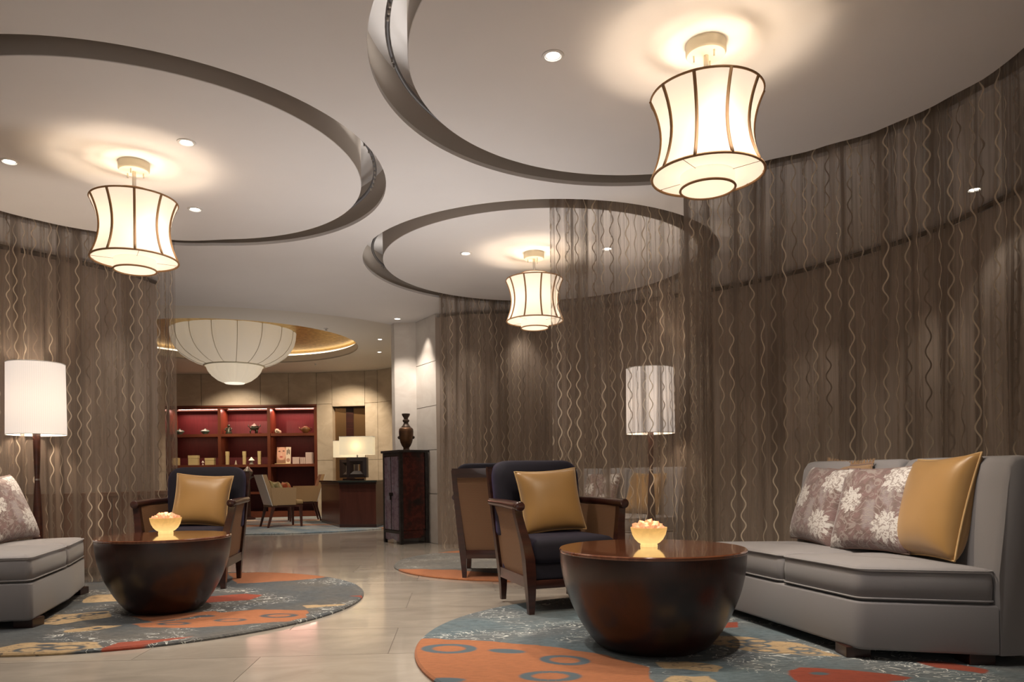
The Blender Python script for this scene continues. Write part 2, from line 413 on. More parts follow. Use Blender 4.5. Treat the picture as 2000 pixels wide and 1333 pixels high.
for key, c, H in (('A', A0, HA), ('B', B0, HB), ('C', C0, HC)):
    big = [(c[0]+(p[0]-c[0])*1.035, c[1]+(p[1]-c[1])*1.035) for p in H]
    ring_wall('recess_wall', big, CZ+.02, RZ, plaster_shade, ceil)
    plate('recess_top', big, [], RZ, plaster, ceil, .01)
    D = drum_pts(key, c)
    bm = bmesh.new(); P = [Vector(p) for p in D]
    loft(bm, P, [(0, RZ-.002), (0, CZ+.003), (.003, CZ)][::-1])
    d = finish('ceiling_disc', bm, [plaster, plaster_shade], ceil, 30)
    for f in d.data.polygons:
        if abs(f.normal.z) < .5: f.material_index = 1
    for a in {'A': (-10, 8), 'B': (172, 186, 200), 'C': (172,)}[key]:
        rr_ = {'A': 1.43, 'B': 1.39, 'C': 1.555}[key]
        area('slot_fill', (c[0]+rr_*math.cos(math.radians(a)), c[1]+rr_*math.sin(math.radians(a)), CZ+.13), (PI, 0, math.radians(a)), .05, .3, .17, (1, .95, .9))  # small unseen light added to brighten the slot
    # curtain track up inside the slot
    r0 = {'A': 1.44, 'B': 1.39, 'C': 1.56}[key]
    tr = [(c[0]+max(r0, lerp_tab(DR[key], DR[key][0][0]+360*i/120)+.05)*math.cos(math.radians(DR[key][0][0]+360*i/120)),
           c[1]+max(r0, lerp_tab(DR[key], DR[key][0][0]+360*i/120)+.05)*math.sin(math.radians(DR[key][0][0]+360*i/120)), CZ+.10) for i in range(120)]
    o = tag(finish('curtain_track', T(tr, .012, 6, True), M('track_metal_'+key, (.22, .22, .23), .4, .6), None, 0),
            {'A': 'round metal curtain track in the ceiling slot above the left pendant', 'B': 'round metal curtain track in the ceiling slot above the nearest, right pendant', 'C': 'round metal curtain track in the ceiling slot around the middle pendant'}[key], 'curtain track', 'curtain tracks in the ceiling slots')
    gl = {'A': [-8, -4, 0, 3, 6, 9, 12, 15, 18, 21], 'B': [176, 178, 192, 194, 196], 'C': [168, 170]}[key]
    for a in gl:
        g = finish('glider', B(-.005, .005, -.004, .004, CZ+.07, CZ+.092), steel, o)
        g.location = (c[0]+r0*math.cos(math.radians(a)), c[1]+r0*math.sin(math.radians(a)), 0)

# far hall: raised ceiling with gold dome
DC = (-4.36, 12.2); DRAD = 2.03; FZ = 3.08
fc_out = circ(FC[0], FC[1], 5.2, 96)
bm_c = plate('ceiling_hall', fc_out, [circ(DC[0], DC[1], DRAD, 96)], FZ, far_plaster, None, .02); bm_c['kind'] = 'structure'
ring_wall('ceiling_edge', HF, CZ, FZ+.01, plaster_shade, bm_c)
ring_wall('cove_lip', circ(DC[0], DC[1], DRAD, 96), FZ, FZ+.13, far_plaster, bm_c)
bm = bmesh.new(); lathe(bm, [(DRAD-.005, FZ+.13), (DRAD+.12, FZ+.135), (DRAD+.12, FZ+.2)], 96, DC[0], DC[1], False); finish('cove_shelf', bm, far_plaster, bm_c, 30)
bm = bmesh.new(); lathe(bm, [(DRAD+.12, FZ+.2)]+[((DRAD+.12)*math.cos(k*PI/2/10), FZ+.2+.5*math.sin(k*PI/2/10)) for k in range(1, 10)]+[(.05, FZ+.7)], 72, DC[0], DC[1], True)
finish('gold_dome', bm, gold_leaf, bm_c, 30)
finish('cove_led', T(circ(DC[0], DC[1], DRAD+.05, 80, FZ+.155), .012, 5, True), emis('cove_glow', (1, .84, .60), 2.4), bm_c, 0)

# walls
def wall_path(name, pts, z0, z1, mat, th=.08, panels=None, rows=None, pm=None, gap=.004):
    """vertical wall along a plan path; th grows to the left of travel; stone panels as parts"""
    par = bpy.data.objects.new(name, None); COL.objects.link(par); par['kind'] = 'structure'
    bm = bmesh.new(); n = len(pts); P = [Vector(p) for p in pts]
    nor = []
    for i in range(n):
        e = (P[min(i+1, n-1)]-P[max(i-1, 0)]).normalized(); nor.append(Vector((-e.y, e.x)))
    off = .02 if panels else 0
    F = [p+m*off for p, m in zip(P, nor)]; G = [p+m*th for p, m in zip(P, nor)]
    ring = F+G[::-1]
    lo = [bm.verts.new((q.x, q.y, z0)) for q in ring]; hi = [bm.verts.new((q.x, q.y, z1)) for q in ring]; m = len(ring)
    for i in range(m): bm.faces.new((lo[i-1], lo[i], hi[i], hi[i-1]))
    for i in range(n-1):
        a, b, c_, d = i, i+1, m-2-i, m-1-i
        bm.faces.new((lo[a], lo[b], lo[c_], lo[d])); bm.faces.new((hi[a], hi[b], hi[c_], hi[d]))
    finish('wall_core', bm, mat, par, 20)
    if panels:
        for i in range(n-1):
            a, b = P[i], P[i+1]; e = (b-a).normalized(); nn = Vector((-e.y, e.x))
            a2, b2 = a+e*gap, b-e*gap
            for zz0, zz1 in zip(rows, rows[1:]):
                if zz1-zz0 < .02: continue
                bm = bmesh.new()
                q = [a2, b2, b2+nn*.02, a2+nn*.02]
                hexa(bm, [(v.x, v.y, zz0+gap) for v in q], [(v.x, v.y, zz1-gap) for v in q])
                finish('panel', bm, pm, par)
    return par
# far curved wall (interior to the right of travel: th grows to the left = outward when travelling clockwise seen from above)
def fw(a, r=4.07): return (FC[0]+r*math.cos(math.radians(a)), FC[1]+r*math.sin(math.radians(a)))
BY = 15.62
angs = [150, 138, 128, 118.5]
XR = -3.86
# left stretch, then recess for the bookcase, then right stretch with the niche
wall_path('wall_far_left', [fw(165), fw(150), fw(138), fw(128)], 0, FZ, far_stone, .1, True, [0, 1.0, 2.0, FZ], far_stone)
zb = 2.40
wall_path('wall_far_upper', [(-7.35, 15.50), (-6.3, 15.62), (-5.05, 15.66), (-4.45, 15.66), (-3.84, 15.62)], zb, FZ, far_stone, .6, True, [zb, FZ], far_stone)
# wall right of the bookcase up to the niche, niche, and round to the column
NX0, NX1 = -3.50, -2.78; NY = 15.52
wall_path('wall_far_right', [(-3.84, 15.62), (NX0, NY+.04)], 0, FZ, far_stone, .5, True, [0, 1.2, 2.40, FZ], far_stone)
wall_path('wall_far_over_niche', [(NX0, NY+.04), (NX1, NY-.07)], 2.34, FZ, far_stone, .5, True, [2.34, FZ], far_stone)
wall_path('wall_far_side', [(NX1, NY-.07), (-2.50, NY-.15), (-2.05, 14.95), (-1.55, 14.3), (-1.1, 13.5), (-.8, 12.5), (-.75, 11), (-.95, 9.9)], 0, FZ, far_stone, .12, True, [0, 1.2, 2.40, FZ], far_stone)
bron = M('bronze_mirror', (.45, .27, .13), .22, .85)
nt = thing('trim_niche', 'tall bronze mirror niche with a dark centre strip in the far stone wall', 'niche', ((NX0+NX1)/2, NY+.1, 0))
nt['kind'] = 'structure'
hw = (NX1-NX0)/2
finish('mirror_panel', B(-hw, -.09, .10, .13, .0, 2.34), bron, nt); finish('mirror_panel', B(.07, hw, .10, .13, 0, 2.34), bron, nt)
finish('dark_strip', B(-.09, .07, .07, .13, 0, 2.34), wood, nt)
finish('niche_frame', B(-hw, hw, .0, .13, 2.325, 2.34), dark_metal, nt)
# column beside the cabinet
cp = [(-1.32, 10.3), (-1.32, 9.555), (-1.115, 9.665), (-.744, 9.04), (-.72, 8.93)]
wall_path('wall_column', [(-1.32, 9.555), (-1.115, 9.675), (-.744, 9.04)], 0, CZ, col_stone, .12, True, [0, .62, 1.17, 1.72, 2.27, CZ], col_stone)
wall_path('wall_column_side', [(-1.32, 10.6), (-1.325, 9.555)], 0, FZ, col_stone, .3)
wood_trim = M('door_jamb_wood', (.30, .17, .08), .5)
wall_path('wall_right', [(-.744, 9.04), (-.3, 8.86), (.6, 8.85), (1.6, 8.45), (2.57, 7.75), (3.07, 7.15), (3.52, 6.35), (3.68, 5.88), (3.74, 5.25), (3.7, 4.2), (3.5, 2.0), (3.4, -.5)], 0, 2.80, wall_m, .1)
wall_path('wall_left', [(-5.8, 0), (-5.9, 2.5), (-5.5, 4.4), (-4.9, 5.4), (-4.155, 6.15), (-3.8, 6.58), (-3.51, 6.99), (-3.40, 7.35)], 0, 2.80, wall_m, .1)
# dark shadow gap trims at the wall heads
for x, y, pw in ((-3.72, 6.05, 22), (-3.25, 6.75, 26), (-4.4, 5.5, 14), (2.75, 6.8, 24), (3.25, 5.9, 24), (3.3, 4.6, 18), (1.9, 7.8, 24), (.3, 8.68, 18), (-.45, 8.66, 14)):
    spot('wall_wash', (x, y, 2.72), pw*.75, 76, .9, (1, .86, .72), (0, 0, -1), .04)  # unseen spots added to brighten the walls behind the curtains
def trim_path(name, pts, z, r, mat):
    o = finish(name, T([(x, y, z) for x, y in pts], r, 4), mat, None); o['kind'] = 'structure'; return o
trim_path('trim_1', [(1.6, 8.41), (2.54, 7.72), (3.04, 7.12), (3.48, 6.33), (3.64, 5.88), (3.70, 5.25), (3.66, 4.2), (3.46, 2.0)], 2.81, .022, dark_metal)
trim_path('trim_2', [(-5.46, 4.4), (-4.86, 5.4), (-4.12, 6.12), (-3.76, 6.56), (-3.47, 6.97), (-3.38, 7.3)], 2.81, .022, dark_metal)
o = finish('baseboard_column', B(-.012, .012, -.36, .36, 0, .1), wood_trim); o.location = (-.94, 9.33, 0); o.rotation_euler = (0, 0, .532); o['kind'] = 'structure'
bpy.data.objects.remove(o)

# recessed downlights
lens_me = None
def downlight(x, y, z, pw, label, aim=(0, 0, -1), ang=60, r=.052):
    t = thing('downlight', label, 'downlight', (x, y, z), 0, 'recessed ceiling downlights')
    bm = bmesh.new(); lathe(bm, [(r*.72, -.001), (r*.78, -.006), (r, -.004), (r*1.04, 0), (r*1.04, .004), (r*.72, .004)], 24, cap=False); finish('trim_ring', bm, white_paint, t, 30)
    finish('bulb', L([(.001, -.0015), (r*.62, -.0015), (r*.62, .001)], 16), glow, t)
    if pw: spot('downlight_beam', (x, y, z-.02), pw, ang, .5, NEUT, aim, .025)
for a in [(-3.03, 4.58, 'downlight at the left edge of the picture, left of the left pendant', 26),
          (-1.824, 4.349, 'downlight above and right of the left pendant', 28),
          (-2.22, 5.433, 'downlight right of the left pendant shade, near the far rim of its disc', 34),
          (.291, 3.497, 'nearest and largest downlight, left of the right pendant', 26),
          (-.259, 6.595, 'downlight left of the middle pendant', 32),
          (1.003, 6.512, 'downlight seen through the curtain, right of the middle pendant', 40),
          (3.44, 5.238, 'downlight behind the curtain at the right edge of the picture', 8)]:
    downlight(a[0], a[1], CZ, a[3], a[2], ang=95)
downlight(-1.246, 9.30, CZ, 6, 'downlight in front of the pale stone column', ang=60)
spot('column_wash', (-.98, 9.1, 2.80), 16, 60, .6, (1, .88, .76), (.02, .22, -1))
spot('column_wash', (-1.3, 8.9, 2.80), 48, 85, .6, (1, .88, .76), (.12, .3, -1))
downlight(-1.885, 11.914, FZ, 12, 'farther hall downlight, upper of the two right of the gold dome', r=.05)
downlight(-2.092, 13.142, FZ, 12, 'farther hall downlight, lower of the two right of the gold dome', r=.05)
spot('hall_wash', (-3.0, 14.4, 3.05), 135, 95, .8, WARM, (-.1, .6, -1))
spot('hall_wash', (-5.5, 14.4, 3.05), 135, 95, .8, WARM, (0, .6, -1))
spot('hall_wash', (-2.2, 12.6, 3.05), 105, 95, .8, WARM, (.1, .4, -1))
spot('hall_wash', (-3.2, 10.9, 3.05), 80, 100, .8, NEUT, (0, .1, -1))
spot('hall_wash', (-2.0, 10.3, 2.9), 55, 100, .8, NEUT, (0, 0, -1))
def sprinkler(x, y, label):
    t = thing('sprinkler', label, 'sprinkler', (x, y, FZ), 0, 'ceiling sprinklers')
    finish('collar', L([(.035, 0), (.035, -.006), (.014, -.01), (.012, -.03)], 12), white_paint, t, 30)
    finish('deflector', L([(.022, -.034), (.022, -.037)], 12), white_paint, t)
sprinkler(-2.55, 11.0, 'small sprinkler on the hall ceiling nearer than the gold dome')
sprinkler(-3.55, 14.4, 'small sprinkler on the hall ceiling beyond the chandelier')

# ================================================================ CURTAINS
def curtain(name, label, key, c, a0, a1, rfun, seed, top=CZ+.09, amp=.030, lean=0):
    rnd = random.Random(seed); da = .45
    n = int(abs(a1-a0)/da); us = [0]; cols = []
    ph = 0; pts = []
    # irregular folds
    phs = []; amps = []; p = 0; A = amp
    lam = .15; tgtA = amp
    for i in range(n+1):
        a = a0+(a1-a0)*i/n; r = rfun(a)
        ds = r*math.radians(abs(a1-a0)/n); p += 2*PI*ds/lam
        if i % 9 == 0: lam = rnd.uniform(.075, .20); tgtA = amp*rnd.uniform(.35, 1.15)
        A += (tgtA-A)*.15
        phs.append(p); amps.append(A)
    rows = 28; bm = bmesh.new(); uvl = bm.loops.layers.uv.new('UVMap'); grid = []; U = []
    for j in range(rows+1):
        z = .024+(top-.024)*j/rows; row = []; urow = [0]
        for i in range(n+1):
            a = a0+(a1-a0)*i/n+lean*(1-j/rows); r = rfun(a)
            s = 1-.35*(j/rows)
            rr = r + amps[i]*s*math.sin(phs[i]+.35*math.sin(z*1.7+i*.02)) + .006*math.sin(phs[i]*.37+z*2.1)
            q = Vector((c[0]+rr*math.cos(math.radians(a)), c[1]+rr*math.sin(math.radians(a)), z))
            if row: urow.append(urow[-1]+(Vector(row[-1].co)-q).xy.length)
            row.append(bm.verts.new(q))
        grid.append(row); U.append(urow)
    Um = U[rows//2]
    for j in range(rows):
        for i in range(n):
            f = bm.faces.new((grid[j][i], grid[j][i+1], grid[j+1][i+1], grid[j+1][i]))
            for lp, (jj, ii) in zip(f.loops, ((j, i), (j, i+1), (j+1, i+1), (j+1, i))):
                lp[uvl].uv = (Um[ii]+seed*3.1, grid[jj][ii].co.z)
    me = bpy.data.meshes.new(name); bm.to_mesh(me); bm.free(); me.materials.append(curtain_mat)
    me.polygons.foreach_set('use_smooth', [True]*len(me.polygons))
    o = bpy.data.objects.new(name, me); COL.objects.link(o)
    return tag(o, label, 'curtain', 'sheer wave-striped curtains around the seating circles')
curtain('sheer_curtain', 'brown sheer curtain hanging behind the left sofa and the left floor lamp', 'A', A0, 108.5, 205,
        lambda a: lerp_tab(DR['A'], a)+.045, 1)
curtain('sheer_curtain', 'brown sheer curtain hanging behind the right sofa, out to the right edge', 'B', B0, 73.5, -38,
        lambda a: lerp_tab(DR['B'], a)+.045, 2)
curtain('sheer_curtain', 'brown sheer curtain between the stone column and the middle pendant, farther one of its circle', 'C', C0, 132, 22,
        lambda a: 1.555, 3)
curtain('sheer_curtain', 'brown sheer curtain in front of the middle floor lamp, nearer one of its circle', 'C', C0, -90.3, 20,
        lambda a: 1.56, 4, amp=.022)

# ================================================================ PENDANTS
def pendant(x, y, label, rot):
    t = thing('pendant_lamp', label, 'pendant lamp', (x, y, CZ), rot, 'fabric drum pendants')
    finish('canopy', L([(.092, 0), (.092, -.045), (.086, -.055)], 40), M('canopy_cream', (.72, .66, .5), .5), t, 40)
    finish('stem', L([(.012, -.05), (.012, -.28)], 10), steel, t, 40)
    for k in range(3):
        a = 2*PI*k/3+.5; bm = bmesh.new(); lathe(bm, [(.004, -.05), (.004, -.085)], 8, .055*math.cos(a), .055*math.sin(a)); finish('screw', bm, steel, t)
    zt, zb = -.245, -.617; R = .254; Wt = .206
    def rad(s): return Wt+(R-Wt)*abs(2*s-1)**1.9
    prof = [(rad(k/16), zb+(zt-zb)*k/16) for k in range(17)]
    finish('shade', L(prof, 64, False), shade_lit, t, 60)
    finish('diffuser', L([(.118, zb+.004), (R-.004, zb+.004)], 64, False), shade_lit, t, 60)
    bm = bmesh.new(); lathe(bm, [(.124, zb+.004), (.124, zb-.062)], 48, cap=False); lathe(bm, [(.001, zb-.060), (.124, zb-.060)], 48, cap=False)
    finish('lower_drum', bm, shade_lit, t, 30)
    finish('upper_drum', L([(.127, zt-.005), (.127, zt+.052)], 48, False), shade_lit, t, 60)
    for r, z, rr in ((R, zt, .0055), (R, zb, .0062), (.124, zb-.062, .0058), (.127, zt+.052, .003)):
        finish('rim_tape', T([(p[0], p[1], z) for p in circ(0, 0, r, 56)], rr, 6, True), tape, t, 0)
    for k in range(10):
        a = 2*PI*k/10
        pts = [((rad(s/10)+.002)*math.cos(a), (rad(s/10)+.002)*math.sin(a), zb+(zt-zb)*s/10) for s in range(11)]
        finish('rib_tape', T(pts,   .0078, 6), tape, t, 0)
    for k in range(4):
        a = 2*PI*k/4+.4; finish('wire', T([(.124*math.cos(a), .124*math.sin(a), zb-.002), ((R-.003)*math.cos(a), (R-.003)*math.sin(a), zb-.002)], .0012, 5), tape, t, 0)
        finish('wire', T([(.01*math.cos(a), .01*math.sin(a), zt), ((R-.003)*math.cos(a), (R-.003)*math.sin(a), zt)], .0025, 5), steel, t, 0)
    for k in range(2):
        a = PI*k+.7
        point('pendant_bulb', (x+.05*math.cos(a), y+.05*math.sin(a), CZ-.44), 4.6, (1, .80, .59), .035)
    spot('pendant_down', (x, y, CZ-.70), 48, 130, .9, (1, .82, .60), (0, 0, -1), .05)
    return t
pendant(.998, 3.416, 'lit cream fabric pendant with brown ribs, largest and nearest, at the right', .457)
pendant(-2.273, 4.625, 'lit cream fabric pendant with brown ribs above the left seating group', .143)
pendant(.355, 6.613, 'lit cream fabric pendant with brown ribs, smallest, half behind the curtain', .522)

# chandelier
t = thing('chandelier', 'huge pale silk bowl chandelier under the gold dome in the far hall', 'chandelier', (*DC, 0))
chs = lambda a: 1+.012*abs(math.cos(a*8))
def ribbed(prof, nr, seg, depth):
    bm = bmesh.new(); rings = []
    for r, z in prof:
        ring = []
        for i in range(seg):
            a = 2*PI*i/seg; k = 1-depth*(1-abs(math.sin(a*nr/2)))**3
            ring.append(bm.verts.new((r*k*math.cos(a), r*k*math.sin(a), z)))
        rings.append(ring)
    for a, b in zip(rings, rings[1:]):
        for i in range(seg): bm.faces.new((a[i], a[(i+1) % seg], b[(i+1) % seg], b[i]))
    return bm
bowl = [(.47, 2.715), (.60, 2.755), (.72, 2.815), (.83, 2.89), (.91, 2.98), (.965, 3.08), (.99, 3.18), (1.0, 3.29)]
finish('upper_bowl', ribbed(bowl, 16, 160, .03), silk, t, 0)
finish('lower_bowl', ribbed([(.17, 2.43), (.27, 2.475), (.36, 2.545), (.42, 2.62), (.455, 2.71)], 16, 128, .03), silk, t, 0)
finish('rim', T(circ(0, 0, 1.0, 80, 3.29), .012, 6, True), M('pale_brass', (.6, .5, .3), .35, .7), t, 0)
finish('collar', T(circ(0, 0, .475, 64, 2.712), .014, 6, True), M('pale_silk_trim', (.6, .55, .42), .5), t, 0)
finish('finial', L([(.001, 2.418), (.15, 2.42), (.17, 2.44)], 32), emis('crystal_glow', (1, .9, .75), .7), t)
for k in range(16):
    a = 2*PI*k/16; pts = [(r*.985*math.cos(a), r*.985*math.sin(a), z) for r, z in bowl]
    finish('rib', T(pts, .005, 5), M('rib_silk', (.50, .44, .34), .7) if k == 0 else bpy.data.materials['rib_silk'], t, 0)
finish('rod', L([(.03, 2.9), (.03, 3.78)], 12), steel, t)
point('chandelier_bulb', (DC[0], DC[1], 3.38), 16, (1, .78, .48), .15)
point('chandelier_bulb', (DC[0], DC[1], 3.0), 7, (1, .90, .76), .15)
point('chandelier_bulb', (DC[0], DC[1], 2.6), 1.5, (1, .90, .76), .08)

# ================================================================ RUGS
def sd_poly(X, Y, P):
    P = [np.array(p, float) for p in P]; n = len(P); d = np.full(X.shape, 1e9); s = np.ones(X.shape)
    j = n-1
    for i in range(n):
        ex, ey = P[j]-P[i]; wx, wy = X-P[i][0], Y-P[i][1]
        q = np.clip((wx*ex+wy*ey)/(ex*ex+ey*ey+1e-12), 0, 1); bx, by = wx-ex*q, wy-ey*q
        d = np.minimum(d, bx*bx+by*by)
        c1 = Y >= P[i][1]; c2 = Y < P[j][1]; c3 = ex*wy > ey*wx
        fl = (c1 & c2 & c3) | (~c1 & ~c2 & ~c3); s = np.where(fl, -s, s); j = i
    return s*np.sqrt(d)
def rug_m(name, b1, b2, org, red, crm, mk, scrib, faded=0):
    m = M(name, b1, .95, 0, Sheen_Weight=.08); t = NT(m); v = t.coord('Object')
    n1 = t.noise(v, 2.2, 3); n2 = t.noise(t.coord('Object', (1, 3.5, 1)), 26, 5, .65)
    nw = t.n('ShaderNodeTexNoise', i_Scale=5, i_Detail=3); t.t.links.new(v, nw.inputs[0])
    wob = t.math('MULTIPLY', t.math('SUBTRACT', nw.outputs[0], .5), .09)
    c = t.mix(t.step(n1, .35, .65), b1, b2)
    c = t.mix(t.math('MULTIPLY', t.step(n2, .5, .85), .35), c, (.30, .33, .33))
    c = t.mix(t.math('MULTIPLY', t.step(n2, .55, .3), .65), c, (.035, .042, .05))
    bl = t.noise(t.coord('Object', (1, 2.2, 1)), 21, 2, .5, 1.0)
    # thin wandering light lines = contour of a noise field
    sn = t.noise(t.coord('Object', (1, 1.6, 1)), 7.5, 2.5, .55, 1.2)
    ln = t.math('SUBTRACT', 1, t.step(t.math('ABSOLUTE', t.math('SUBTRACT', sn, .5)), .006, .014))
    reg = t.step(t.noise(v, 1.9, 1), .47, .58)
    c = t.mix(t.math('MULTIPLY', t.math('MULTIPLY', ln, reg), scrib), c, (.62, .64, .60))
    def at(nm): return t.n('ShaderNodeAttribute', attribute_name=nm).outputs['Fac']
    def mask(nm, wb=True):
        d = at(nm); d = t.math('ADD', d, wob) if wb else d
        return t.math('SUBTRACT', 1, t.step(d, -.006, .008))
    for nm, cc in (('d_cream', crm), ('d_red', red), ('d_orange', org)):
        tint = t.mix(t.step(n2, .3, .75), cc, tuple(x*.72 for x in cc))
        if nm == 'd_cream': tint = t.mix(t.math('MULTIPLY', t.step(bl, .60, .64), .8), tint, (.10, .085, .07))
        c = t.mix(mask(nm), c, tint)
    c = t.mix(mask('d_mark', False), c, mk)
    t.base(c); t.bump(n2, .35, .01); return m
def rug(name, label, cx, cy, R, blobs, mat, z=.0):
    h = .018; bm = bmesh.new(); g = .02; n = int(R/g); 
    rr = [i*g for i in range(1, n)]+[R-.01]
    seg = 300; X = []; Y = []; Z = []
    # concentric grid, finer in angle
    vs = [bm.verts.new((0, 0, h))]; rings = []
    for r in rr:
        rings.append([bm.verts.new((r*math.cos(2*PI*i/seg), r*math.sin(2*PI*i/seg), h)) for i in range(seg)])
    rings.append([bm.verts.new((R*math.cos(2*PI*i/seg), R*math.sin(2*PI*i/seg), h-.008)) for i in range(seg)])
    rings.append([bm.verts.new((R*math.cos(2*PI*i/seg), R*math.sin(2*PI*i/seg), .001)) for i in range(seg)])
    for i in range(seg): bm.faces.new((vs[0], rings[0][i], rings[0][(i+1) % seg]))
    for a, b in zip(rings, rings[1:]):
        for i in range(seg): bm.faces.new((a[i], b[i], b[(i+1) % seg], a[(i+1) % seg]))
    me = bpy.data.meshes.new(name); bm.to_mesh(me); bm.free(); me.materials.append(mat)
    co = np.empty(len(me.vertices)*3); me.vertices.foreach_get('co', co); X, Y = co[0::3], co[1::3]
    for k in ('orange', 'red', 'cream'):
        d = np.full(len(X), 9.)
        for P in blobs.get(k, []): d = np.minimum(d, sd_poly(X, Y, P))
        a = me.attributes.new('d_'+k, 'FLOAT', 'POINT'); a.data.foreach_set('value', d)
    d = np.full(len(X), 9.)
    for (x, y, a_, b_, th) in blobs.get('ring', []):
        u = (X-x)*math.cos(th)+(Y-y)*math.sin(th); v = -(X-x)*math.sin(th)+(Y-y)*math.cos(th)
        q = np.sqrt((u/a_)**2+(v/b_)**2); d = np.minimum(d, (np.abs(q-.85)-.2)*min(a_, b_))
    for (x, y, a_, b_, th) in blobs.get('spot', []):
        u = (X-x)*math.cos(th)+(Y-y)*math.sin(th); v = -(X-x)*math.sin(th)+(Y-y)*math.cos(th)
        d = np.minimum(d, (np.sqrt((u/a_)**2+(v/b_)**2)-1)*min(a_, b_))
    a = me.attributes.new('d_mark', 'FLOAT', 'POINT'); a.data.foreach_set('value', d)
    me.polygons.foreach_set('use_smooth', [True]*len(me.polygons)); me.set_sharp_from_angle(angle=.5)
    o = bpy.data.objects.new(name, me); COL.objects.link(o); o.location = (cx, cy, 0)
    return tag(o, label, 'rug')
OR, RE, CR = (.40, .145, .058), (.30, .055, .026), (.48, .34, .185)
blB = {'orange': [[(-1.5, -0.3), (-1.5, 0.13), (-1.21, 0.09), (-0.95, -0.0), (-0.71, -0.12), (-0.53, -0.27), (-0.38, -0.48), (-0.41, -0.73), (-0.79, -1.35), (-1.34, -0.79)]], 'cream': [[(0.04, 0.11), (0.24, 0.06), (0.43, -0.08), (0.53, -0.35), (0.34, -0.3), (0.17, -0.25), (-0.01, -0.07)], [(-0.32, -0.4), (-0.19, -0.4), (-0.07, -0.49), (-0.11, -0.56), (-0.31, -0.5)], [(-0.31, -0.62), (-0.17, -0.63), (-0.15, -0.72), (-0.36, -0.72)]], 'red': [[(0.19, -0.55), (0.26, -0.5), (0.43, -0.55), (0.65, -0.69), (0.41, -0.8), (0.16, -0.75)], [(0.79, -0.44), (0.93, -0.47), (1.01, -0.59), (0.95, -0.63), (0.83, -0.54)], [(0.2, 0.41), (0.31, 0.44), (0.26, 0.31), (0.16, 0.29)]], 'ring': [(-1.253, -0.101, 0.128, 0.091, -0.155), (-0.72, -0.345, 0.109, 0.079, -0.4), (-0.803, -0.601, 0.122, 0.075, -0.041), (0.162, -0.041, 0.054, 0.042, -0.055), (0.255, -0.025, 0.062, 0.042, -0.048), (0.096, -0.131, 0.052, 0.04, -0.058), (0.222, -0.117, 0.06, 0.04, -0.067), (0.222, -0.217, 0.059, 0.038, -0.051), (0.397, -0.197, 0.058, 0.038, -0.052), (0.4, -0.273, 0.057, 0.037, -0.053)], 'spot': [(-0.976, -0.165, 0.09, 0.04, -0.3), (0.298, -0.613, 0.037, 0.022, -0.054), (-1.232, -0.641, 0.084, 0.036, -0.036)]}
blA = {'orange': [[(0.33, -0.8), (0.61, -0.67), (0.69, -0.49), (0.9, -0.39), (1.22, -0.43), (1.28, -0.67), (1.2, -0.79), (0.91, -0.87), (0.64, -0.92), (0.42, -0.88)], [(0.06, 1.4), (0.56, 1.45), (1.03, 1.07), (0.73, 0.86), (0.36, 0.76)], [(0.17, -0.55), (0.65, -0.42), (0.71, -0.49), (0.42, -0.75)]], 'cream': [[(-0.08, -1.35), (-0.02, -1.26), (0.37, -1.26), (0.45, -1.37), (0.17, -1.55), (0.03, -1.55)], [(-0.25, -0.77), (-0.3, -0.49), (-0.04, -0.38), (0.08, -0.58), (-0.12, -0.79)], [(0.03, -0.96), (0.14, -0.83), (0.27, -0.84), (0.21, -0.96), (0.06, -1.0)], [(-0.46, 0.06), (-0.48, 0.29), (-0.34, 0.3), (-0.18, -0.0), (-0.38, -0.05)], [(1.16, -0.27), (1.42, -0.23), (1.41, -0.28), (1.21, -0.36)]], 'red': [[(0.48, -1.47), (0.48, -1.26), (0.64, -1.21), (0.84, -1.13), (0.76, -1.22), (0.51, -1.49)], [(0.35, 0.12), (0.61, 0.25), (0.75, 0.18), (0.74, -0.03), (0.47, -0.12)], [(1.38, 0.09), (1.49, 0.12), (1.51, 0.02)]], 'ring': [(1.104, -0.599, 0.109, 0.064, -0.064), (0.855, -0.72, 0.092, 0.045, -0.065), (0.124, -1.405, 0.078, 0.054, -0.051), (0.281, -1.372, 0.091, 0.054, -0.044), (-0.154, -0.581, 0.048, 0.048, -0.083), (-0.113, -0.489, 0.049, 0.05, -0.061), (-0.225, -0.668, 0.047, 0.046, -0.064), (0.562, -0.803, 0.091, 0.043, -0.066)], 'spot': [(0.142, -1.311, 0.053, 0.023, -0.057), (0.072, -0.871, 0.024, 0.029, -0.042), (0.177, -0.904, 0.024, 0.027, -0.042), (0.652, -0.586, 0.063, 0.032, -0.063), (-0.042, -0.445, 0.033, 0.034, -0.061)]}
blC = {'orange': [[(-1.3, -0.45), (-0.65, -0.60), (-0.1, -1.0), (.4, -1.0), (.4, -1.3), (-0.73, -1.2), (-1.22, -0.75)], [(-1.23, .85), (-0.4, .82), (-.4, 1.3), (-1.1, 1.3)]], 'cream': [[(.2, -.2), (.6, -.1), (.5, .3), (.1, .2)]], 'red': []}
rug('round_rug', 'round blue and orange rug at the bottom right under the nearer drum table', 1.01, 3.61, 1.42, blB, rug_m('rug_blue', (.105, .150, .170), (.12, .135, .14), OR, RE, CR, (.08, .11, .13), 1))
rug('round_rug', 'round slate and orange rug on the left under the farther drum table', -2.428, 5.0, 1.479, blA, rug_m('rug_slate', (.072, .082, .09), (.105, .098, .088), OR, RE, CR, (.06, .07, .08), 1))
rug('round_rug', 'round grey and orange rug under the armchair seen from behind', .27, 7.02, 1.26, blC, rug_m('rug_grey', (.13, .125, .115), (.17, .155, .135), OR, RE, CR, (.1, .1, .1), .5))
rg = random.Random(3); blF = {'orange': [], 'cream': [], 'red': []}
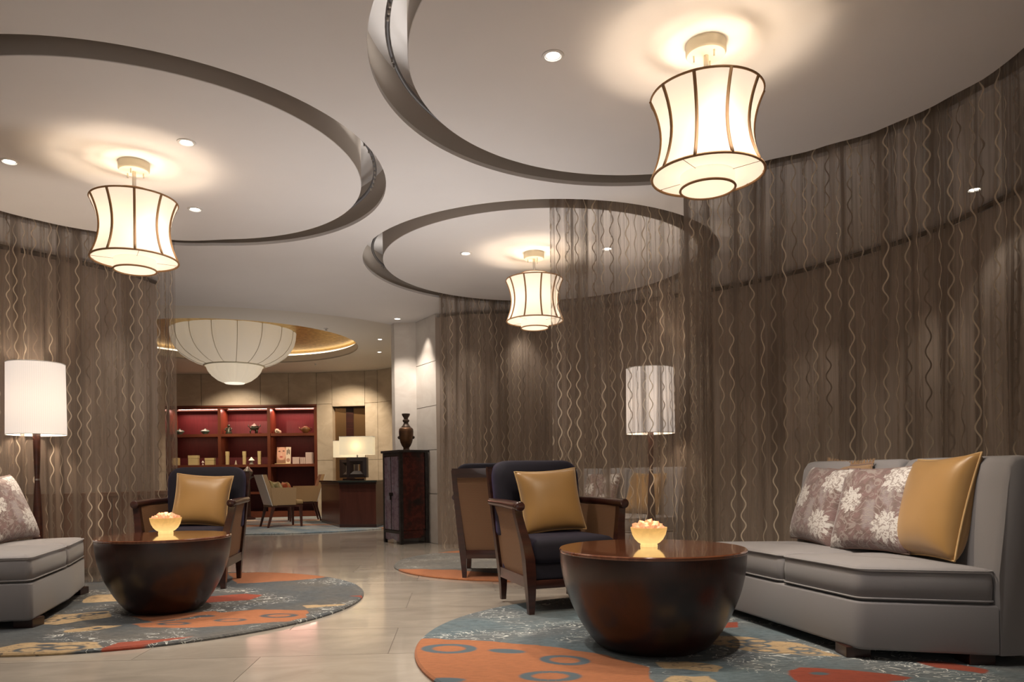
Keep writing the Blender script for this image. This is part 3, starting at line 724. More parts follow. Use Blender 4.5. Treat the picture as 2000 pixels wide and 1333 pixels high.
for k in range(26):
    x, y = rg.uniform(-2.6, 2.6), rg.uniform(-2.8, 1); a, b = rg.uniform(.2, .6), rg.uniform(.1, .25)
    blF[rg.choice(['cream', 'cream', 'orange'])].append([(x+a*math.cos(q), y+b*math.sin(q)) for q in [i*PI/4 for i in range(8)]])
rug('round_rug', 'large pale blue and cream rug under the desk and chairs in the far hall', -3.65, 13.2, 2.33, blF, rug_m('rug_pale', (.20, .28, .34), (.42, .45, .44), (.50, .27, .16), RE, (.76, .68, .52), (.1, .1, .1), .8))

# ================================================================ DRUM TABLES
RUGZ = .018
def drum_table(x, y, r, rb, label, rot):
    t = thing('drum_table', label, 'table', (x, y, RUGZ), rot, 'bowl-shaped drum coffee tables')
    h = .49-RUGZ; prof = [(rb*.98, 0)]
    for k in range(1, 25):
        s = k/24; q = rb+(r-.003-rb)*(math.sin(s*PI/2)**.74); prof.append((q, h*.965*s))
    prof = [(rb*.98, 0.0), (rb, .004)]+prof[1:]
    finish('bowl_body', L(prof, 96), twood, t, 40)
    finish('table_top', L([(r-.012, h-.022), (r-.001, h-.017), (r, h-.012), (r, h-.005), (r-.004, h)], 96), ttop, t, 30)
    return t
drum_table(.737, 3.53, .442, .245, 'dark glossy bowl-shaped wooden table in front of the right sofa', .3)
drum_table(-2.115, 4.64, .400, .195, 'dark glossy bowl-shaped wooden table in front of the left sofa', 1.2)

def rock_m():
    m = emis('salt_rock', (1, .42, .20), .45, (.50, .22, .12), .5); t = NT(m)
    n = t.noise(t.coord('Object'), 20, 3); t.set(t.b.inputs['Emission Strength'], t.math('MULTIPLY_ADD', n, .55, .18)); return m
rock = rock_m()
def bowl_m():
    m = emis('alabaster_glow', (1, .66, .25), 1.0, (.32, .24, .12), .3); t = NT(m); v = t.coord('Object')
    sp = t.n('ShaderNodeSeparateXYZ'); t.t.links.new(v, sp.inputs[0])
    n = t.noise(v, 18, 4, .5, 2.0); g = t.step(sp.outputs[2], .11, .012)
    t.set(t.b.inputs['Emission Strength'], t.math('MULTIPLY_ADD', g, .4, t.math('MULTIPLY_ADD', n, .35, .28)))
    t.set(t.b.inputs['Emission Color'], t.mix(g, (1, .52, .13), (1, .66, .24))); return m
bowlm = bowl_m()
def salt_bowl(x, y, k, label, seed):
    t = thing('salt_lamp_bowl', label, 'lamp', (x, y, .49), seed*.7, 'glowing salt bowls on the drum tables')
    s = k/.088
    finish('bowl', L([(r*s, z*s) for r, z in [(.040, .0), (.042, .002), (.040, .014), (.052, .020), (.068, .036), (.080, .058), (.087, .084), (.088, .094), (.084, .094), (.076, .065), (.05, .03), (.001, .022)]], 48), bowlm, t, 50)
    rg = random.Random(seed)
    for i in range(17):
        ring = 0 if i < 1 else (1 if i < 7 else 2)
        rr = (0, .035, .064)[ring]*s; a = i*2.4
        bm = bmesh.new(); bmesh.ops.create_icosphere(bm, subdivisions=1, radius=(.026 if ring < 2 else .019)*s)
        for v in bm.verts: v.co *= rg.uniform(.72, 1.12)
        o = finish('salt_rock', bm, rock, t); o.location = (rr*math.cos(a), rr*math.sin(a), (.108, .100, .092)[ring]*s+rg.uniform(-.004, .01)); o.rotation_euler = (rg.random()*3, rg.random()*3, 0)
    point('salt_glow', (x, y, .49+.13*s), 1.2, (1, .62, .28), .04)
salt_bowl(.735, 3.57, .088, 'glowing alabaster bowl of salt rocks on the right drum table', 1)
salt_bowl(-2.18, 4.80, .098, 'glowing alabaster bowl of salt rocks on the left drum table', 2)

# ================================================================ FLOOR LAMPS
def floor_lamp(x, y, label, zb, zt, base=0):
    t = thing('floor_lamp', label, 'floor lamp', (x, y, base), 0, 'floor lamps with white pleated drum shades')
    zb -= base; zt -= base
    finish('base', L([(.15, 0), (.15, .015), (.14, .022), (.03, .03)], 40), wood, t, 30)
    finish('pole', L([(.030, .02), (.034, .12), (.036, .35), (.033, .55), (.024, .75), (.0165, .85)], 24), wood, t, 40)
    finish('collar', L([(.0185, .85), (.0185, .862)], 24), steel, t, 40)
    finish('upper_pole', L([(.0165, .862), (.022, 1.0), (.027, zb+.02), (.027, zb+.10), (.008, zb+.14), (.006, zb+.25)], 24), wood, t, 40)
    R = .195
    bm = bmesh.new(); uvl = bm.loops.layers.uv.new('UVMap'); seg = 96; nz = 8; g = []
    for j in range(nz+1):
        z = zb+(zt-zb)*j/nz; r = R*(1.015-.03*j/nz); g.append([bm.verts.new((r*math.cos(2*PI*i/seg), r*math.sin(2*PI*i/seg), z)) for i in range(seg)])
    for j in range(nz):
        for i in range(seg):
            f = bm.faces.new((g[j][i], g[j][(i+1) % seg], g[j+1][(i+1) % seg], g[j+1][i]))
            for lp, (jj, ii) in zip(f.loops, ((j, i), (j, i+1), (j+1, i+1), (j+1, i))): lp[uvl].uv = (ii/seg*2, jj/nz)
    finish('lamp_shade', bm, floor_shade, t, 0)
    for z in (zb, zt): finish('shade_rim', T(circ(0, 0, R*(1.015 if z == zb else .985), 64, z), .003, 6, True), white_paint, t, 0)
    for k in range(3):
        a = 2*PI*k/3; finish('spider', T([(.005*math.cos(a), .005*math.sin(a), zb+.24), (R*.99*math.cos(a), R*.99*math.sin(a), zb+.24)], .002, 5), steel, t, 0)
    point('floor_lamp_bulb', (x, y, base+(zb+zt)/2-.03), 20, (1, .80, .62), .05)
floor_lamp(-3.435, 5.46, 'white drum-shade floor lamp behind the left sofa', 1.19, 1.72, 0)
floor_lamp(1.27, 6.05, 'white drum-shade floor lamp seen through the curtain in the middle', 1.175, 1.71, RUGZ)

# ================================================================ ARMCHAIRS
def pillow_mesh(wd, ht, th, nu=30, pinch=.07, uvname='UVMap'):
    bm = bmesh.new(); uvl = bm.loops.layers.uv.new(uvname)
    def P(u, v, s):
        x = wd/2*u*(1-pinch*(1-v*v)); z = ht/2*v*(1-pinch*(1-u*u))
        k = max(0, (1-u**4))*max(0, (1-v**4)); return (x, s*th/2*(k**.45)*(1-.15*(u*u+v*v)/2), z)
    F = [[bm.verts.new(P(-1+2*i/nu, -1+2*j/nu, -1)) for i in range(nu+1)] for j in range(nu+1)]
    Bk = [[F[j][i] if i in (0, nu) or j in (0, nu) else bm.verts.new(P(-1+2*i/nu, -1+2*j/nu, 1)) for i in range(nu+1)] for j in range(nu+1)]
    for G, fl in ((F, False), (Bk, True)):
        for j in range(nu):
            for i in range(nu):
                vs = [G[j][i], G[j][i+1], G[j+1][i+1], G[j+1][i]]; ids = [(i, j), (i+1, j), (i+1, j+1), (i, j+1)]
                if fl: vs = vs[::-1]; ids = ids[::-1]
                f = bm.faces.new(vs)
                for lp, (a, b) in zip(f.loops, ids): lp[uvl].uv = (a/nu, b/nu)
    edge = [P(-1+2*i/nu, -1, 0) for i in range(nu)]+[P(1, -1+2*i/nu, 0) for i in range(nu)]+[P(1-2*i/nu, 1, 0) for i in range(nu)]+[P(-1, 1-2*i/nu, 0) for i in range(nu)]
    return bm, edge
def cushion(label, loc, rot, wd, ht, th, mat, pmat, group, fringe=False, pinch=.07):
    """loc = centre"""
    t = thing('cushion', label, 'cushion', loc, 0, group); t.rotation_euler = rot
    bm, edge = pillow_mesh(wd, ht, th, pinch=pinch); finish('cover', bm, mat, t, 0)
    finish('piping', T(edge, .005, 6, True), pmat, t, 0)
    if fringe:
        top = [p for p in edge if p[2] > ht*.38]; bm = bmesh.new()
        for i, p in enumerate(top):
            for q in (0, .5):
                x = p[0]+q*.012; tube(bm, [(x, 0, p[2]), (x+random.uniform(-.006, .006), random.uniform(-.008, .008), p[2]+.028)], [.004, .0015], 4)
        o = finish('fringe', bm, pale_tan, t); o['kind'] = 'stuff'
    return t
def armchair(label, loc, rz):
    t = thing('armchair', label, 'armchair', loc, rz, 'wood-framed armchairs with navy velvet seats'); t.scale = (1, .91, 1)
    # local: front = -Y
    for s in (-1, 1):
        # front leg + curved front post (square section, sweeping back to the arm)
        sec = [(0, .29*s, -.335, .017), (.10, .292*s, -.34, .024), (.22, .298*s, -.345, .030), (.33, .305*s, -.345, .031), (.43, .318*s, -.325, .027), (.52, .335*s, -.30, .024), (.60, .35*s, -.285, .023), (.635, .352*s, -.285, .023)]
        bm = bmesh.new(); rings = []
        for z, x, y, hw_ in sec: rings.append([bm.verts.new((x+a*hw_, y+b*hw_, z)) for a, b in ((-1, -1), (1, -1), (1, 1), (-1, 1))])
        for a, b in zip(rings, rings[1:]):
            for i in range(4): bm.faces.new((a[i], a[(i+1) % 4], b[(i+1) % 4], b[i]))
        bm.faces.new(rings[0][::-1]); bm.faces.new(rings[-1]); finish('front_leg', bm, wood, t, 35)
        sec = [(0, .245*s, .30, .016), (.10, .25*s, .285, .021), (.20, .255*s, .28, .027), (.40, .275*s, .295, .025), (.65, .297*s, .325, .022), (.87, .312*s, .365, .019)]
        bm = bmesh.new(); rings = []
        for z, x, y, hw_ in sec: rings.append([bm.verts.new((x+a*hw_, y+b*hw_, z)) for a, b in ((-1, -1), (1, -1), (1, 1), (-1, 1))])
        for a, b in zip(rings, rings[1:]):
            for i in range(4): bm.faces.new((a[i], a[(i+1) % 4], b[(i+1) % 4], b[i]))
        bm.faces.new(rings[0][::-1]); bm.faces.new(rings[-1]); finish('rear_leg', bm, wood, t, 35)
        # arm rest, rounded roll at the front
        bm = bmesh.new(); tube(bm, [(.352*s, -.345, .642), (.352*s, -.34, .642), (.35*s, -.28, .643), (.335*s, 0, .650), (.312*s, .33, .652)], [.024, .030, .029, .027, .024], 14)
        finish('armrest', bm, wood, t, 50)
        # woven side panel between posts
        bm = bmesh.new()
        q = [(.297*s, -.31), (.262*s, .27), (.237*s, .27), (.272*s, -.31)]; mid = [(.320*s, -.285), (.283*s, .285), (.262*s, .285), (.295*s, -.285)]; tp = [(.352*s, -.255), (.300*s, .31), (.280*s, .31), (.330*s, -.255)]
        rr = [[bm.verts.new((x, y, z)) for x, y in Q] for Q, z in ((q, .215), (mid, .43), (tp, .628))]
        for a, b in zip(rr, rr[1:]):
            for i in range(4): bm.faces.new((a[i], a[(i+1) % 4], b[(i+1) % 4], b[i]))
        bm.faces.new(rr[0][::-1]); bm.faces.new(rr[-1]); finish('side_panel', bm, woven_m, t, 30)
        bm = bmesh.new(); hexa(bm, [(.266*s, -.33, .155), (.312*s, -.33, .155), (.275*s, .29, .155), (.233*s, .29, .155)], [(.27*s, -.33, .222), (.316*s, -.33, .222), (.278*s, .29, .222), (.236*s, .29, .222)])
        finish('side_rail', bm, wood, t)
    finish('front_rail', B(-.29, .29, -.355, -.325, .15, .20, .004), wood, t, 30)
    finish('back_rail', B(-.25, .25, .27, .305, .155, .222, .004), wood, t, 30)
    # back panel (woven) and top rail, leaning
    bm = bmesh.new(); hexa(bm, [(-.255, .285, .22), (.255, .285, .22), (.255, .262, .22), (-.255, .262, .22)], [(-.30, .372, .83), (.30, .372, .83), (.30, .345, .83), (-.30, .345, .83)])
    finish('back_panel', bm, woven_m, t)
    bm = bmesh.new(); hexa(bm, [(-.315, .388, .81), (.315, .388, .81), (.315, .348, .81), (-.315, .348, .81)], [(-.325, .398, .885), (.325, .398, .885), (.325, .358, .885), (-.325, .358, .885)])
    finish('top_rail', bm, wood, t)
    # upholstery
    bm = B(-.268, .268, -.345, .25, .195, .315, .02, 3); finish('seat_base', bm, velvet, t, 40)
    P = round_poly([(-.275, -.37), (.275, -.37), (.262, .23), (-.262, .23)], .05)
    bm = bmesh.new(); loft(bm, P, [(.03, .302), (.008, .31), (0, .335), (0, .40), (.006, .425), (.03, .443), (.08, .452), (.16, .457)]); finish('seat_cushion', bm, velvet, t, 60)
    # back cushion: rounded rectangle front profile, thick, leaning back
    Q = round_poly([(-.295, .42), (.295, .42), (.31, .925), (-.31, .925)], [.04, .04, .13, .13], 8)
    Q = [Vector((q.x, q.y)) for q in Q]
    def tl(x, y, z): # y in Q -> height ; z -> depth
        return (x, .262+(y-.45)*.17-z, y)
    bm = bmesh.new(); loft(bm, Q, [(.02, -.045), (.0, -.03), (0, .06), (.012, .085), (.04, .105), (.1, .115)], tilt=tl); finish('back_cushion', bm, velvet, t, 60)
    return t
chB = armchair('navy velvet armchair with a gold cushion beside the right drum table', (.40, 4.72, .0), math.atan2(.357, .935)-.0)
# place so that the front-left leg stands at (.188,4.335)
def place(o, local, world, rz, z=0):
    c_, s_ = math.cos(rz), math.sin(rz); o.rotation_euler = (0, 0, rz); local = (local[0], local[1]*.91)
    o.location = (world[0]-(local[0]*c_-local[1]*s_), world[1]-(local[0]*s_+local[1]*c_), z)
rzB = math.radians(20.5); place(chB, (-.29, -.335), (.188, 4.335), rzB, RUGZ)
rzA = math.radians(4.0); chA = dup(chB, (0, 0, 0), 0, 'navy velvet armchair with a gold cushion behind the left drum table'); place(chA, (.29, -.335), (-2.07, 5.50), rzA, RUGZ)
rzC = math.radians(180-6); chC = dup(chB, (0, 0, 0), 0, 'armchair turned away, its woven back showing left of the nearer right armchair'); place(chC, (.245, .30), (-.277, 5.93), rzC, RUGZ)
def on_chair(ch, rz, lx, ly, z): c_, s_ = math.cos(rz), math.sin(rz); return (ch.location.x+lx*c_-ly*s_, ch.location.y+lx*s_+ly*c_, z)
cushion('square gold silk cushion on the right navy armchair', on_chair(chB, rzB, .0, .03, .677), (math.radians(-17), math.radians(-3), rzB-.02), .43, .42, .15, gold_f, pip_f, 'plain gold cushions')
cushion('square gold silk cushion on the left navy armchair', on_chair(chA, rzA, .03, .03, .677), (math.radians(-17), math.radians(3.5), rzA), .44, .42, .15, gold_f, pip_f, 'plain gold cushions')

# ================================================================ SOFAS
def brocade():
    m = M('brocade', (.3, .2, .18), .5, 0, Sheen_Weight=.3); t = NT(m)
    uv = t.n('ShaderNodeUVMap').outputs[0]; sp = t.n('ShaderNodeSeparateXYZ'); t.t.links.new(uv, sp.inputs[0]); u, v = sp.outputs[0], sp.outputs[1]
    nz = t.noise(uv, 9, 4, .6); n2 = t.noise(uv, 34, 3, .6)
    ribs = t.n('ShaderNodeTexWave', i_Scale=26, i_Distortion=5, i_Detail=2); ribs.bands_direction = 'Y'; t.t.links.new(uv, ribs.inputs[0])
    def flower(cx, cy, r, pet, ph):
        dx, dy = t.math('SUBTRACT', u, cx), t.math('SUBTRACT', v, cy)
        d = t.math('SQRT', t.math('ADD', t.math('MULTIPLY', dx, dx), t.math('MULTIPLY', dy, dy)))
        an = t.math('ARCTAN2', dy, dx)
        lob = t.math('MULTIPLY_ADD', t.math('ABSOLUTE', t.math('SINE', t.math('MULTIPLY_ADD', an, pet/2, ph))), .35, .65)
        e = t.math('SUBTRACT', d, t.math('MULTIPLY', lob, r)); e = t.math('ADD', e, t.math('MULTIPLY', t.math('SUBTRACT', n2, .5), .11))
        return t.math('SUBTRACT', 1, t.step(e, -.006, .006))
    def mx(*a):
        x = a[0]
        for b in a[1:]: x = t.math('MAXIMUM', x, b)
        return x
    fl = mx(flower(.27, .55, .17, 9, 0), flower(.80, .24, .19, 11, 1), flower(.83, .82, .19, 10, 2), flower(.10, .02, .12, 7, 0), flower(.05, .98, .12, 7, 0))
    # scrolling leaves: contour bands of warped noise
    band = t.math('ABSOLUTE', t.math('SUBTRACT', t.noise(uv, 5.5, 2, .5, 1.6), .5))
    sc_ = t.math('SUBTRACT', 1, t.step(band, .028, .042))
    ground = t.mix(t.step(nz, .4, .6), (.115, .068, .055), (.19, .105, .10))
    zone = t.math('MULTIPLY', t.step(t.math('ABSOLUTE', t.math('SUBTRACT', u, .66)), .20, .12), t.step(t.noise(uv, 4, 2), .42, .55))
    ground = t.mix(t.math('MULTIPLY', zone, .85), ground, t.mix(ribs.outputs[1], (.20, .16, .165), (.50, .47, .48)))
    ground = t.mix(t.math('MULTIPLY', ribs.outputs[1], .5), ground, (.34, .26, .25))
    c = t.mix(t.math('MULTIPLY', sc_, .8), ground, (.34, .29, .265))
    vein = t.step(t.noise(uv, 22, 3, .5, 1.5), .42, .5)
    c = t.mix(fl, c, t.mix(vein, (.32, .27, .25), (.62, .59, .56)))
    t.base(c); t.bump(t.math('ADD', fl, t.math('MULTIPLY', n2, .5)), .5, .006); return m
broc = brocade()
def sofa(label, F, K, to, loc=(0, 0, 0), rz=0):
    """F: front plan points near..far (corner, seam, tip); K: inner back line near..far; to = outward push of the back"""
    t = thing('curved_sofa', label, 'sofa', loc, rz, 'grey curved armless sofas')
    F = [Vector(p) for p in F]; K = [Vector(p) for p in K]
    sgn = 1 if area2(F+K[::-1]) > 0 else -1
    z0, z1, z2 = .045+RUGZ, .275, .425
    plan = F+K[::-1]
    rp = round_poly(plan, [.04]+[0]*(len(F)-2)+[.05]+[0]*len(K), 4)
    finish('seat_base', slab(rp, z0, z1, .012), sofa_f, t, 40)
    # two seat cushions split at the seam
    fm = F[1]; km = K[1]
    for Q in ([F[0], fm, km, K[0]], [fm, F[2], K[2], km]):
        cen = sum(Q, Vector((0, 0)))/4; Q = [q+(cen-q).normalized()*.011 for q in Q]
        R_ = round_poly(Q, .035, 4)
        bm = bmesh.new(); loft(bm, R_, [(.012, z1+.002), (0, z1+.014), (-.004, (z1+z2)/2), (0, z2-.022), (.006, z2-.008), (.016, z2), (.05, z2+.006), (.12, z2+.012), (.2, z2+.015)])
        c_ = finish('seat_cushion', bm, sofa_f, t, 50)
        Pv = [Vector(p) for p in R_]
        if area2(Pv) < 0: Pv = Pv[::-1]
        for zz, ins in ((z2-.010, -.003), (z1+.014, -.003)):
            finish('piping', T([(q.x, q.y, zz) for q in offset_poly(Pv, ins)], .0045, 6, True), sofa_f, c_, 0)
    # back in three upholstered sections, leaning outwards
    pts = K
    seg = [(K[0].lerp(K[1], 0), K[0].lerp(K[1], .98)), (K[0].lerp(K[1], 1.0), K[1].lerp(K[2], .46)), (K[1].lerp(K[2], .48), K[2])]
    for a, b in seg:
        e = (b-a).normalized(); nrm = Vector((e.y, -e.x))
        if nrm.dot(Vector(to)) < 0: nrm = -nrm
        Ln = (b-a).length
        # profile in (depth, height), lofted along length
        prof = [(0, z0), (-.005, .40), (.02, .60), (.045, .80), (.06, .87), (.085, .898), (.12, .905), (.17, .90), (.20, .88), (.215, .84), (.22, .6), (.215, z0)]
        bm = bmesh.new(); rings = []
        for s, sh in ((0, .02), (.012, .006), (.03, 0), (Ln/2, -.006), (Ln-.03, 0), (Ln-.012, .006), (Ln, .02)):
            ring = []
            for dpt, h in prof:
                dd = dpt+(.11-dpt)*sh*4 if sh > 0 else dpt+sh*(1 if dpt < .1 else 0)
                hh = h-(sh if h > .5 and sh > 0 else 0)
                q = a+e*s+nrm*dd; ring.append(bm.verts.new((q.x, q.y, hh)))
            rings.append(ring)
        for A_, C_ in zip(rings, rings[1:]):
            for i in range(len(prof)): bm.faces.new((A_[i], A_[(i+1) % len(prof)], C_[(i+1) % len(prof)], C_[i]))
        bm.faces.new(rings[0][::-1]); bm.faces.new(rings[-1]); finish('back_section', bm, sofa_f, t, 50)
    cen = sum(plan, Vector((0, 0)))/len(plan)
    for q in (F[0], K[0], F[2], K[2]):
        p = q+(cen-q).normalized()*.10
        f = finish('foot', B(-.055, .055, -.055, .055, RUGZ, z0+.004, .003), wood, t); f.location = (p.x, p.y, 0)
    return t
sofa('grey curved sofa at the right edge with brocade and gold cushions', [(1.57, 3.2), (1.44, 3.74), (1.27, 4.45)], [(2.09, 3.06), (2.03, 3.78), (1.80, 4.42)], (1, .3))
sofa('grey curved sofa at the left edge with a brocade cushion', [(-2.62, 4.10), (-2.82, 4.80), (-3.06, 5.42)], [(-3.22, 3.98), (-3.40, 4.70), (-3.52, 5.06)], (-1, 0))
# sofa of the middle circle: the right sofa's plan turned about the circle centre
def turn(p, c1, c2, a): x, y = p[0]-c1[0], p[1]-c1[1]; return (c2[0]+x*math.cos(a)-y*math.sin(a), c2[1]+x*math.sin(a)+y*math.cos(a))
aC = math.radians(30)
fC = [turn(p, B0, C0, aC) for p in [(1.57, 3.2), (1.44, 3.74), (1.27, 4.45)]]; kC = [turn(p, B0, C0, aC) for p in [(2.09, 3.06), (2.03, 3.78), (1.80, 4.42)]]
sofa('grey curved sofa behind the curtain in the middle circle', fC, kC, (1, 1))
# cushions: rot z so that local -Y (front) faces the room
def cush(label, base, facing_deg, lean, wd, ht, th, mat, pm, grp, roll=0, fringe=False):
    """base = middle of the lower edge at seat height"""
    fz = math.radians(facing_deg+90)  # local -Y -> facing
    l = math.radians(lean); dirx, diry = math.cos(math.radians(facing_deg)), math.sin(math.radians(facing_deg))
    cx = base[0]-dirx*math.sin(l)*ht/2; cy = base[1]-diry*math.sin(l)*ht/2; cz = base[2]+math.cos(l)*ht/2
    return cushion(label, (cx, cy, cz), (-l, math.radians(roll), fz), wd, ht, th, mat, pm, grp, fringe)
bp = M('brocade_piping', (.25, .17, .15), .6)
G1 = 'brocade cushions on the sofas'
cush('brocade cushion on the right sofa, the left of the two', (1.78, 4.17, .435), 183, 19, .48, .46, .17, broc, bp, G1, 3)
cush('brocade cushion on the right sofa, the right one, beside the gold cushion', (1.87, 3.72, .435), 203, 20, .47, .46, .17, broc, bp, G1, -2)
cush('plump gold silk cushion at the right end of the right sofa', (1.985, 3.44, .432), 182, 17, .46, .50, .20, gold_f, pip_f, 'plain gold cushions', -3)
cush('tan fringed cushion peeping out behind the brocade cushions', (1.87, 4.14, .435), 186, 15, .44, .475, .09, pale_tan, bp, 'fringed cushions', 2, True)
cush('brocade cushion on the left sofa at the left edge', (-3.27, 4.93, .435), -6, 24, .47, .48, .19, broc, bp, G1, -4)
def onC(p): return turn(p, B0, C0, aC)
q = onC((1.83, 4.0)); cush('brocade cushion on the far sofa, seen through the curtain', (q[0], q[1], .435), 222, 20, .46, .44, .16, broc, bp, G1)
q = onC((1.96, 3.45)); cush('gold cushion on the far sofa, seen through the curtain', (q[0], q[1], .435), 216, 20, .46, .44, .16, gold_f, pip_f, 'plain gold cushions')

# ================================================================ CABINET, VASE
def lacquer(name, c1, c2, c3):
    m = M(name, c1, .38); t = NT(m); v = t.coord('Object'); n = t.noise(v, 16, 5, .65, .8); n2 = t.noise(v, 5, 3)
    c = t.mix(t.step(n, .45, .6), c1, c2); t.base(t.mix(t.step(n2, .5, .68), c, c3)); return m
lac_red = lacquer('worn_red_lacquer', (.05, .008, .006), (.10, .018, .012), (.012, .008, .008))
lac_sheen = lacquer('worn_violet_sheen', (.30, .23, .29), (.20, .13, .18), (.34, .32, .40))  # violet-grey of the front: its glossy reflection put into the lacquer colour
lac_dark = lacquer('black_lacquer', (.014, .012, .012), (.03, .025, .024), (.02, .018, .02))
cab = thing('tall_cabinet', 'tall narrow antique lacquered cabinet by the stone column, vase on top', 'cabinet', (-1.198, 9.0, 0), math.atan2(-.55, -.83)+PI)
# local: origin near corner; +X along depth (right face), +Y along the front (left face). front = -X side
D_, Wd, H_ = .39, .50, 1.17; tp = .012
def cb(name, x0, x1, y0, y1, z0, z1, mat, bev=0, par=None): return finish(name, B(x0, x1, y0, y1, z0, z1, bev), mat, par or cab)
cb('body', .02, D_-.02, .02, Wd-.02, .16, H_-.03, lac_red)
cb('top', -.02, D_+.015, -.02, Wd+.02, H_-.03, H_, lac_dark, .004)
for x, y in ((0, 0), (D_-.04, 0), (0, Wd-.04), (D_-.04, Wd-.04)): cb('post', x, x+.04, y, y+.04, 0, H_-.03, lac_dark)
for z in (.13, H_-.07): cb('front_rail', .0, .035, .04, Wd-.04, z, z+.035, lac_dark)
for y0, y1 in ((.06, .235), (.265, .44)):
    d = cb('door', .002, .02, y0, y1, .175, H_-.08, lac_sheen, .003)
    for a, b in ((y0, y0+.03), (y1-.03, y1)): finish('stile', B(-.005, .004, a, b, .175, H_-.08), lac_sheen, d)
cb('door_seam', -.001, .02, .238, .262, .175, H_-.08, lac_dark)
lk = cb('lock_plate', -.012, -.004, .20, .30, .60, .64, dark_metal); finish('pull', B(-.022, -.01, .235, .255, .55, .615), dark_metal, lk)
bm = bmesh.new()
prof = [(.04, .13), (.04, .05), (.12, .035), (.25, .06), (.38, .035), (.46, .05), (.46, .13)]
vsA = [bm.verts.new((.01, y, z)) for y, z in prof]; vsB = [bm.verts.new((.025, y, z)) for y, z in prof]
bm.faces.new(vsA); bm.faces.new(vsB[::-1])
for i in range(len(prof)): bm.faces.new((vsA[i-1], vsA[i], vsB[i], vsB[i-1]))
finish('apron', bm, lac_sheen, cab)
cb('side_apron', .04, D_-.04, .005, .02, .07, .16, lac_red)
cb('side_panel', .045, D_-.045, .008, .022, .18, H_-.09, lac_red, .004)
vase_m = noisy('bronze_vase', (.16, .075, .03), (.05, .025, .015), 9, (1, 1, 1), .4, .5)
vs = thing('vase', 'brown turned wooden-bronze vase standing on the tall lacquered cabinet', 'vase', (-1.198+.2*.83-.25*.55*.9, 9.0+.2*.55+.25*.83, H_))
S = .47/705
pv = [(155, 180), (150, 210), (85, 262), (80, 285), (125, 300), (128, 320), (122, 332), (84, 350), (100, 375), (140, 410), (180, 432), (182, 440)]
finish('neck', L([(w_/2*S, (885-y_)*S) for w_, y_ in pv][::-1], 40), M('dark_bronze', (.07, .045, .03), .45, .4), vs, 40)
pv = [(180, 440), (232, 452), (270, 475), (280, 520), (274, 580), (262, 650), (225, 730), (160, 800), (130, 815), (112, 835), (120, 860), (150, 880), (162, 885)]
finish('vase_body', L([(w_/2*S, (885-y_)*S) for w_, y_ in pv][::-1], 40), vase_m, vs, 40)
for s in (-1, 1):
    bm = bmesh.new(); bmesh.ops.create_icosphere(bm, subdivisions=2, radius=.022, matrix=Matrix.Translation((s*.088, 0, .168))); finish('handle', bm, bpy.data.materials['dark_bronze'], vs, 0)

# ================================================================ DESK and lamps
desk_pts = [(-2.586, 11.965), (-1.975, 11.87), (-1.90, 14.1), (-2.75, 14.4), (-3.15, 13.9), (-3.24, 13.45)]
ds = thing('reception_desk', 'dark red-brown faceted wooden desk in the far hall with two lamps on it', 'desk', (-2.5, 13, RUGZ))
dp = [Vector((x+2.5, y-13)) for x, y in desk_pts]
desk_wood = noisy('desk_mahogany', (.075, .022, .014), (.10, .030, .020), 2, (8, 1, 1), .28)
finish('desk_body', slab(dp, .0, .73, .004), desk_wood, ds)
ov = [p*1.055+Vector((0, -.02)) for p in dp]
finish('cornice', slab([p*1.02 for p in dp], .70, .735, .004), wood, ds)
finish('desk_top', slab(ov, .735, .765, .004), M('black_granite', (.03, .035, .03), .1), ds)
finish('plinth', slab([p*1.012 for p in dp], 0, .05, .003), wood, ds)
def desk_lamp(x, y, z, rz, label):
    t = thing('desk_lamp', label, 'table lamp', (x, y, z), rz, 'square-frame lamps on the desk')
    bm = bmesh.new()
    o_, i_ = .17, .055; zc = .215
    outer = [(-o_, zc-.205), (o_, zc-.205), (o_, zc+.205), (-o_, zc+.205)]
    finish('foot', B(-.12, .12, -.05, .05, 0, .03), wood, t)
    def frame_ring(y_, k): return [(-k, y_, zc-k), (k, y_, zc-k), (k, y_, zc+k), (-k, y_, zc+k)]
    rings = []
    for y_, k in ((-.045, i_), (-.085, .11), (-.075, o_), (.075, o_), (.085, .11), (.045, i_)):
        rings.append([bm.verts.new(p) for p in frame_ring(y_, k)])
    for k in range(len(rings)):
        a, b = rings[k], rings[(k+1) % len(rings)]
        for i in range(4): bm.faces.new((a[i], a[(i+1) % 4], b[(i+1) % 4], b[i]))
    finish('lamp_base', bm, M('dark_frame', (.035, .022, .02), .35) if 'dark_frame' not in bpy.data.materials else bpy.data.materials['dark_frame'], t)
    finish('stem', L([(.012, .38), (.012, .50)], 10), steel, t)
    bm = bmesh.new(); P = round_poly([(-.285, -.11), (.285, -.11), (.285, .11), (-.285, .11)], .02, 3); n = len(P)
    a = [bm.verts.new((p.x, p.y, .43)) for p in P]; b = [bm.verts.new((p.x, p.y, .735)) for p in P]
    for i in range(n): bm.faces.new((a[i-1], a[i], b[i], b[i-1]))
    finish('lamp_shade', bm, desk_shade, t)
    Lp = [(p.x, p.y, .735) for p in P]; finish('shade_rim', T(Lp, .004, 5, True), white_paint, t)
    point('desk_bulb', (x, y, z+.58), 4, (1, .78, .48), .04)
dz = RUGZ+.765
desk_lamp(-2.36, 12.35, dz, -.02, 'square-framed lamp with an oblong cream shade, nearer of two on the far desk')
desk_lamp(-2.78, 13.75, dz, .05, 'square-framed lamp with a cream shade, half hidden behind the nearer desk lamp')

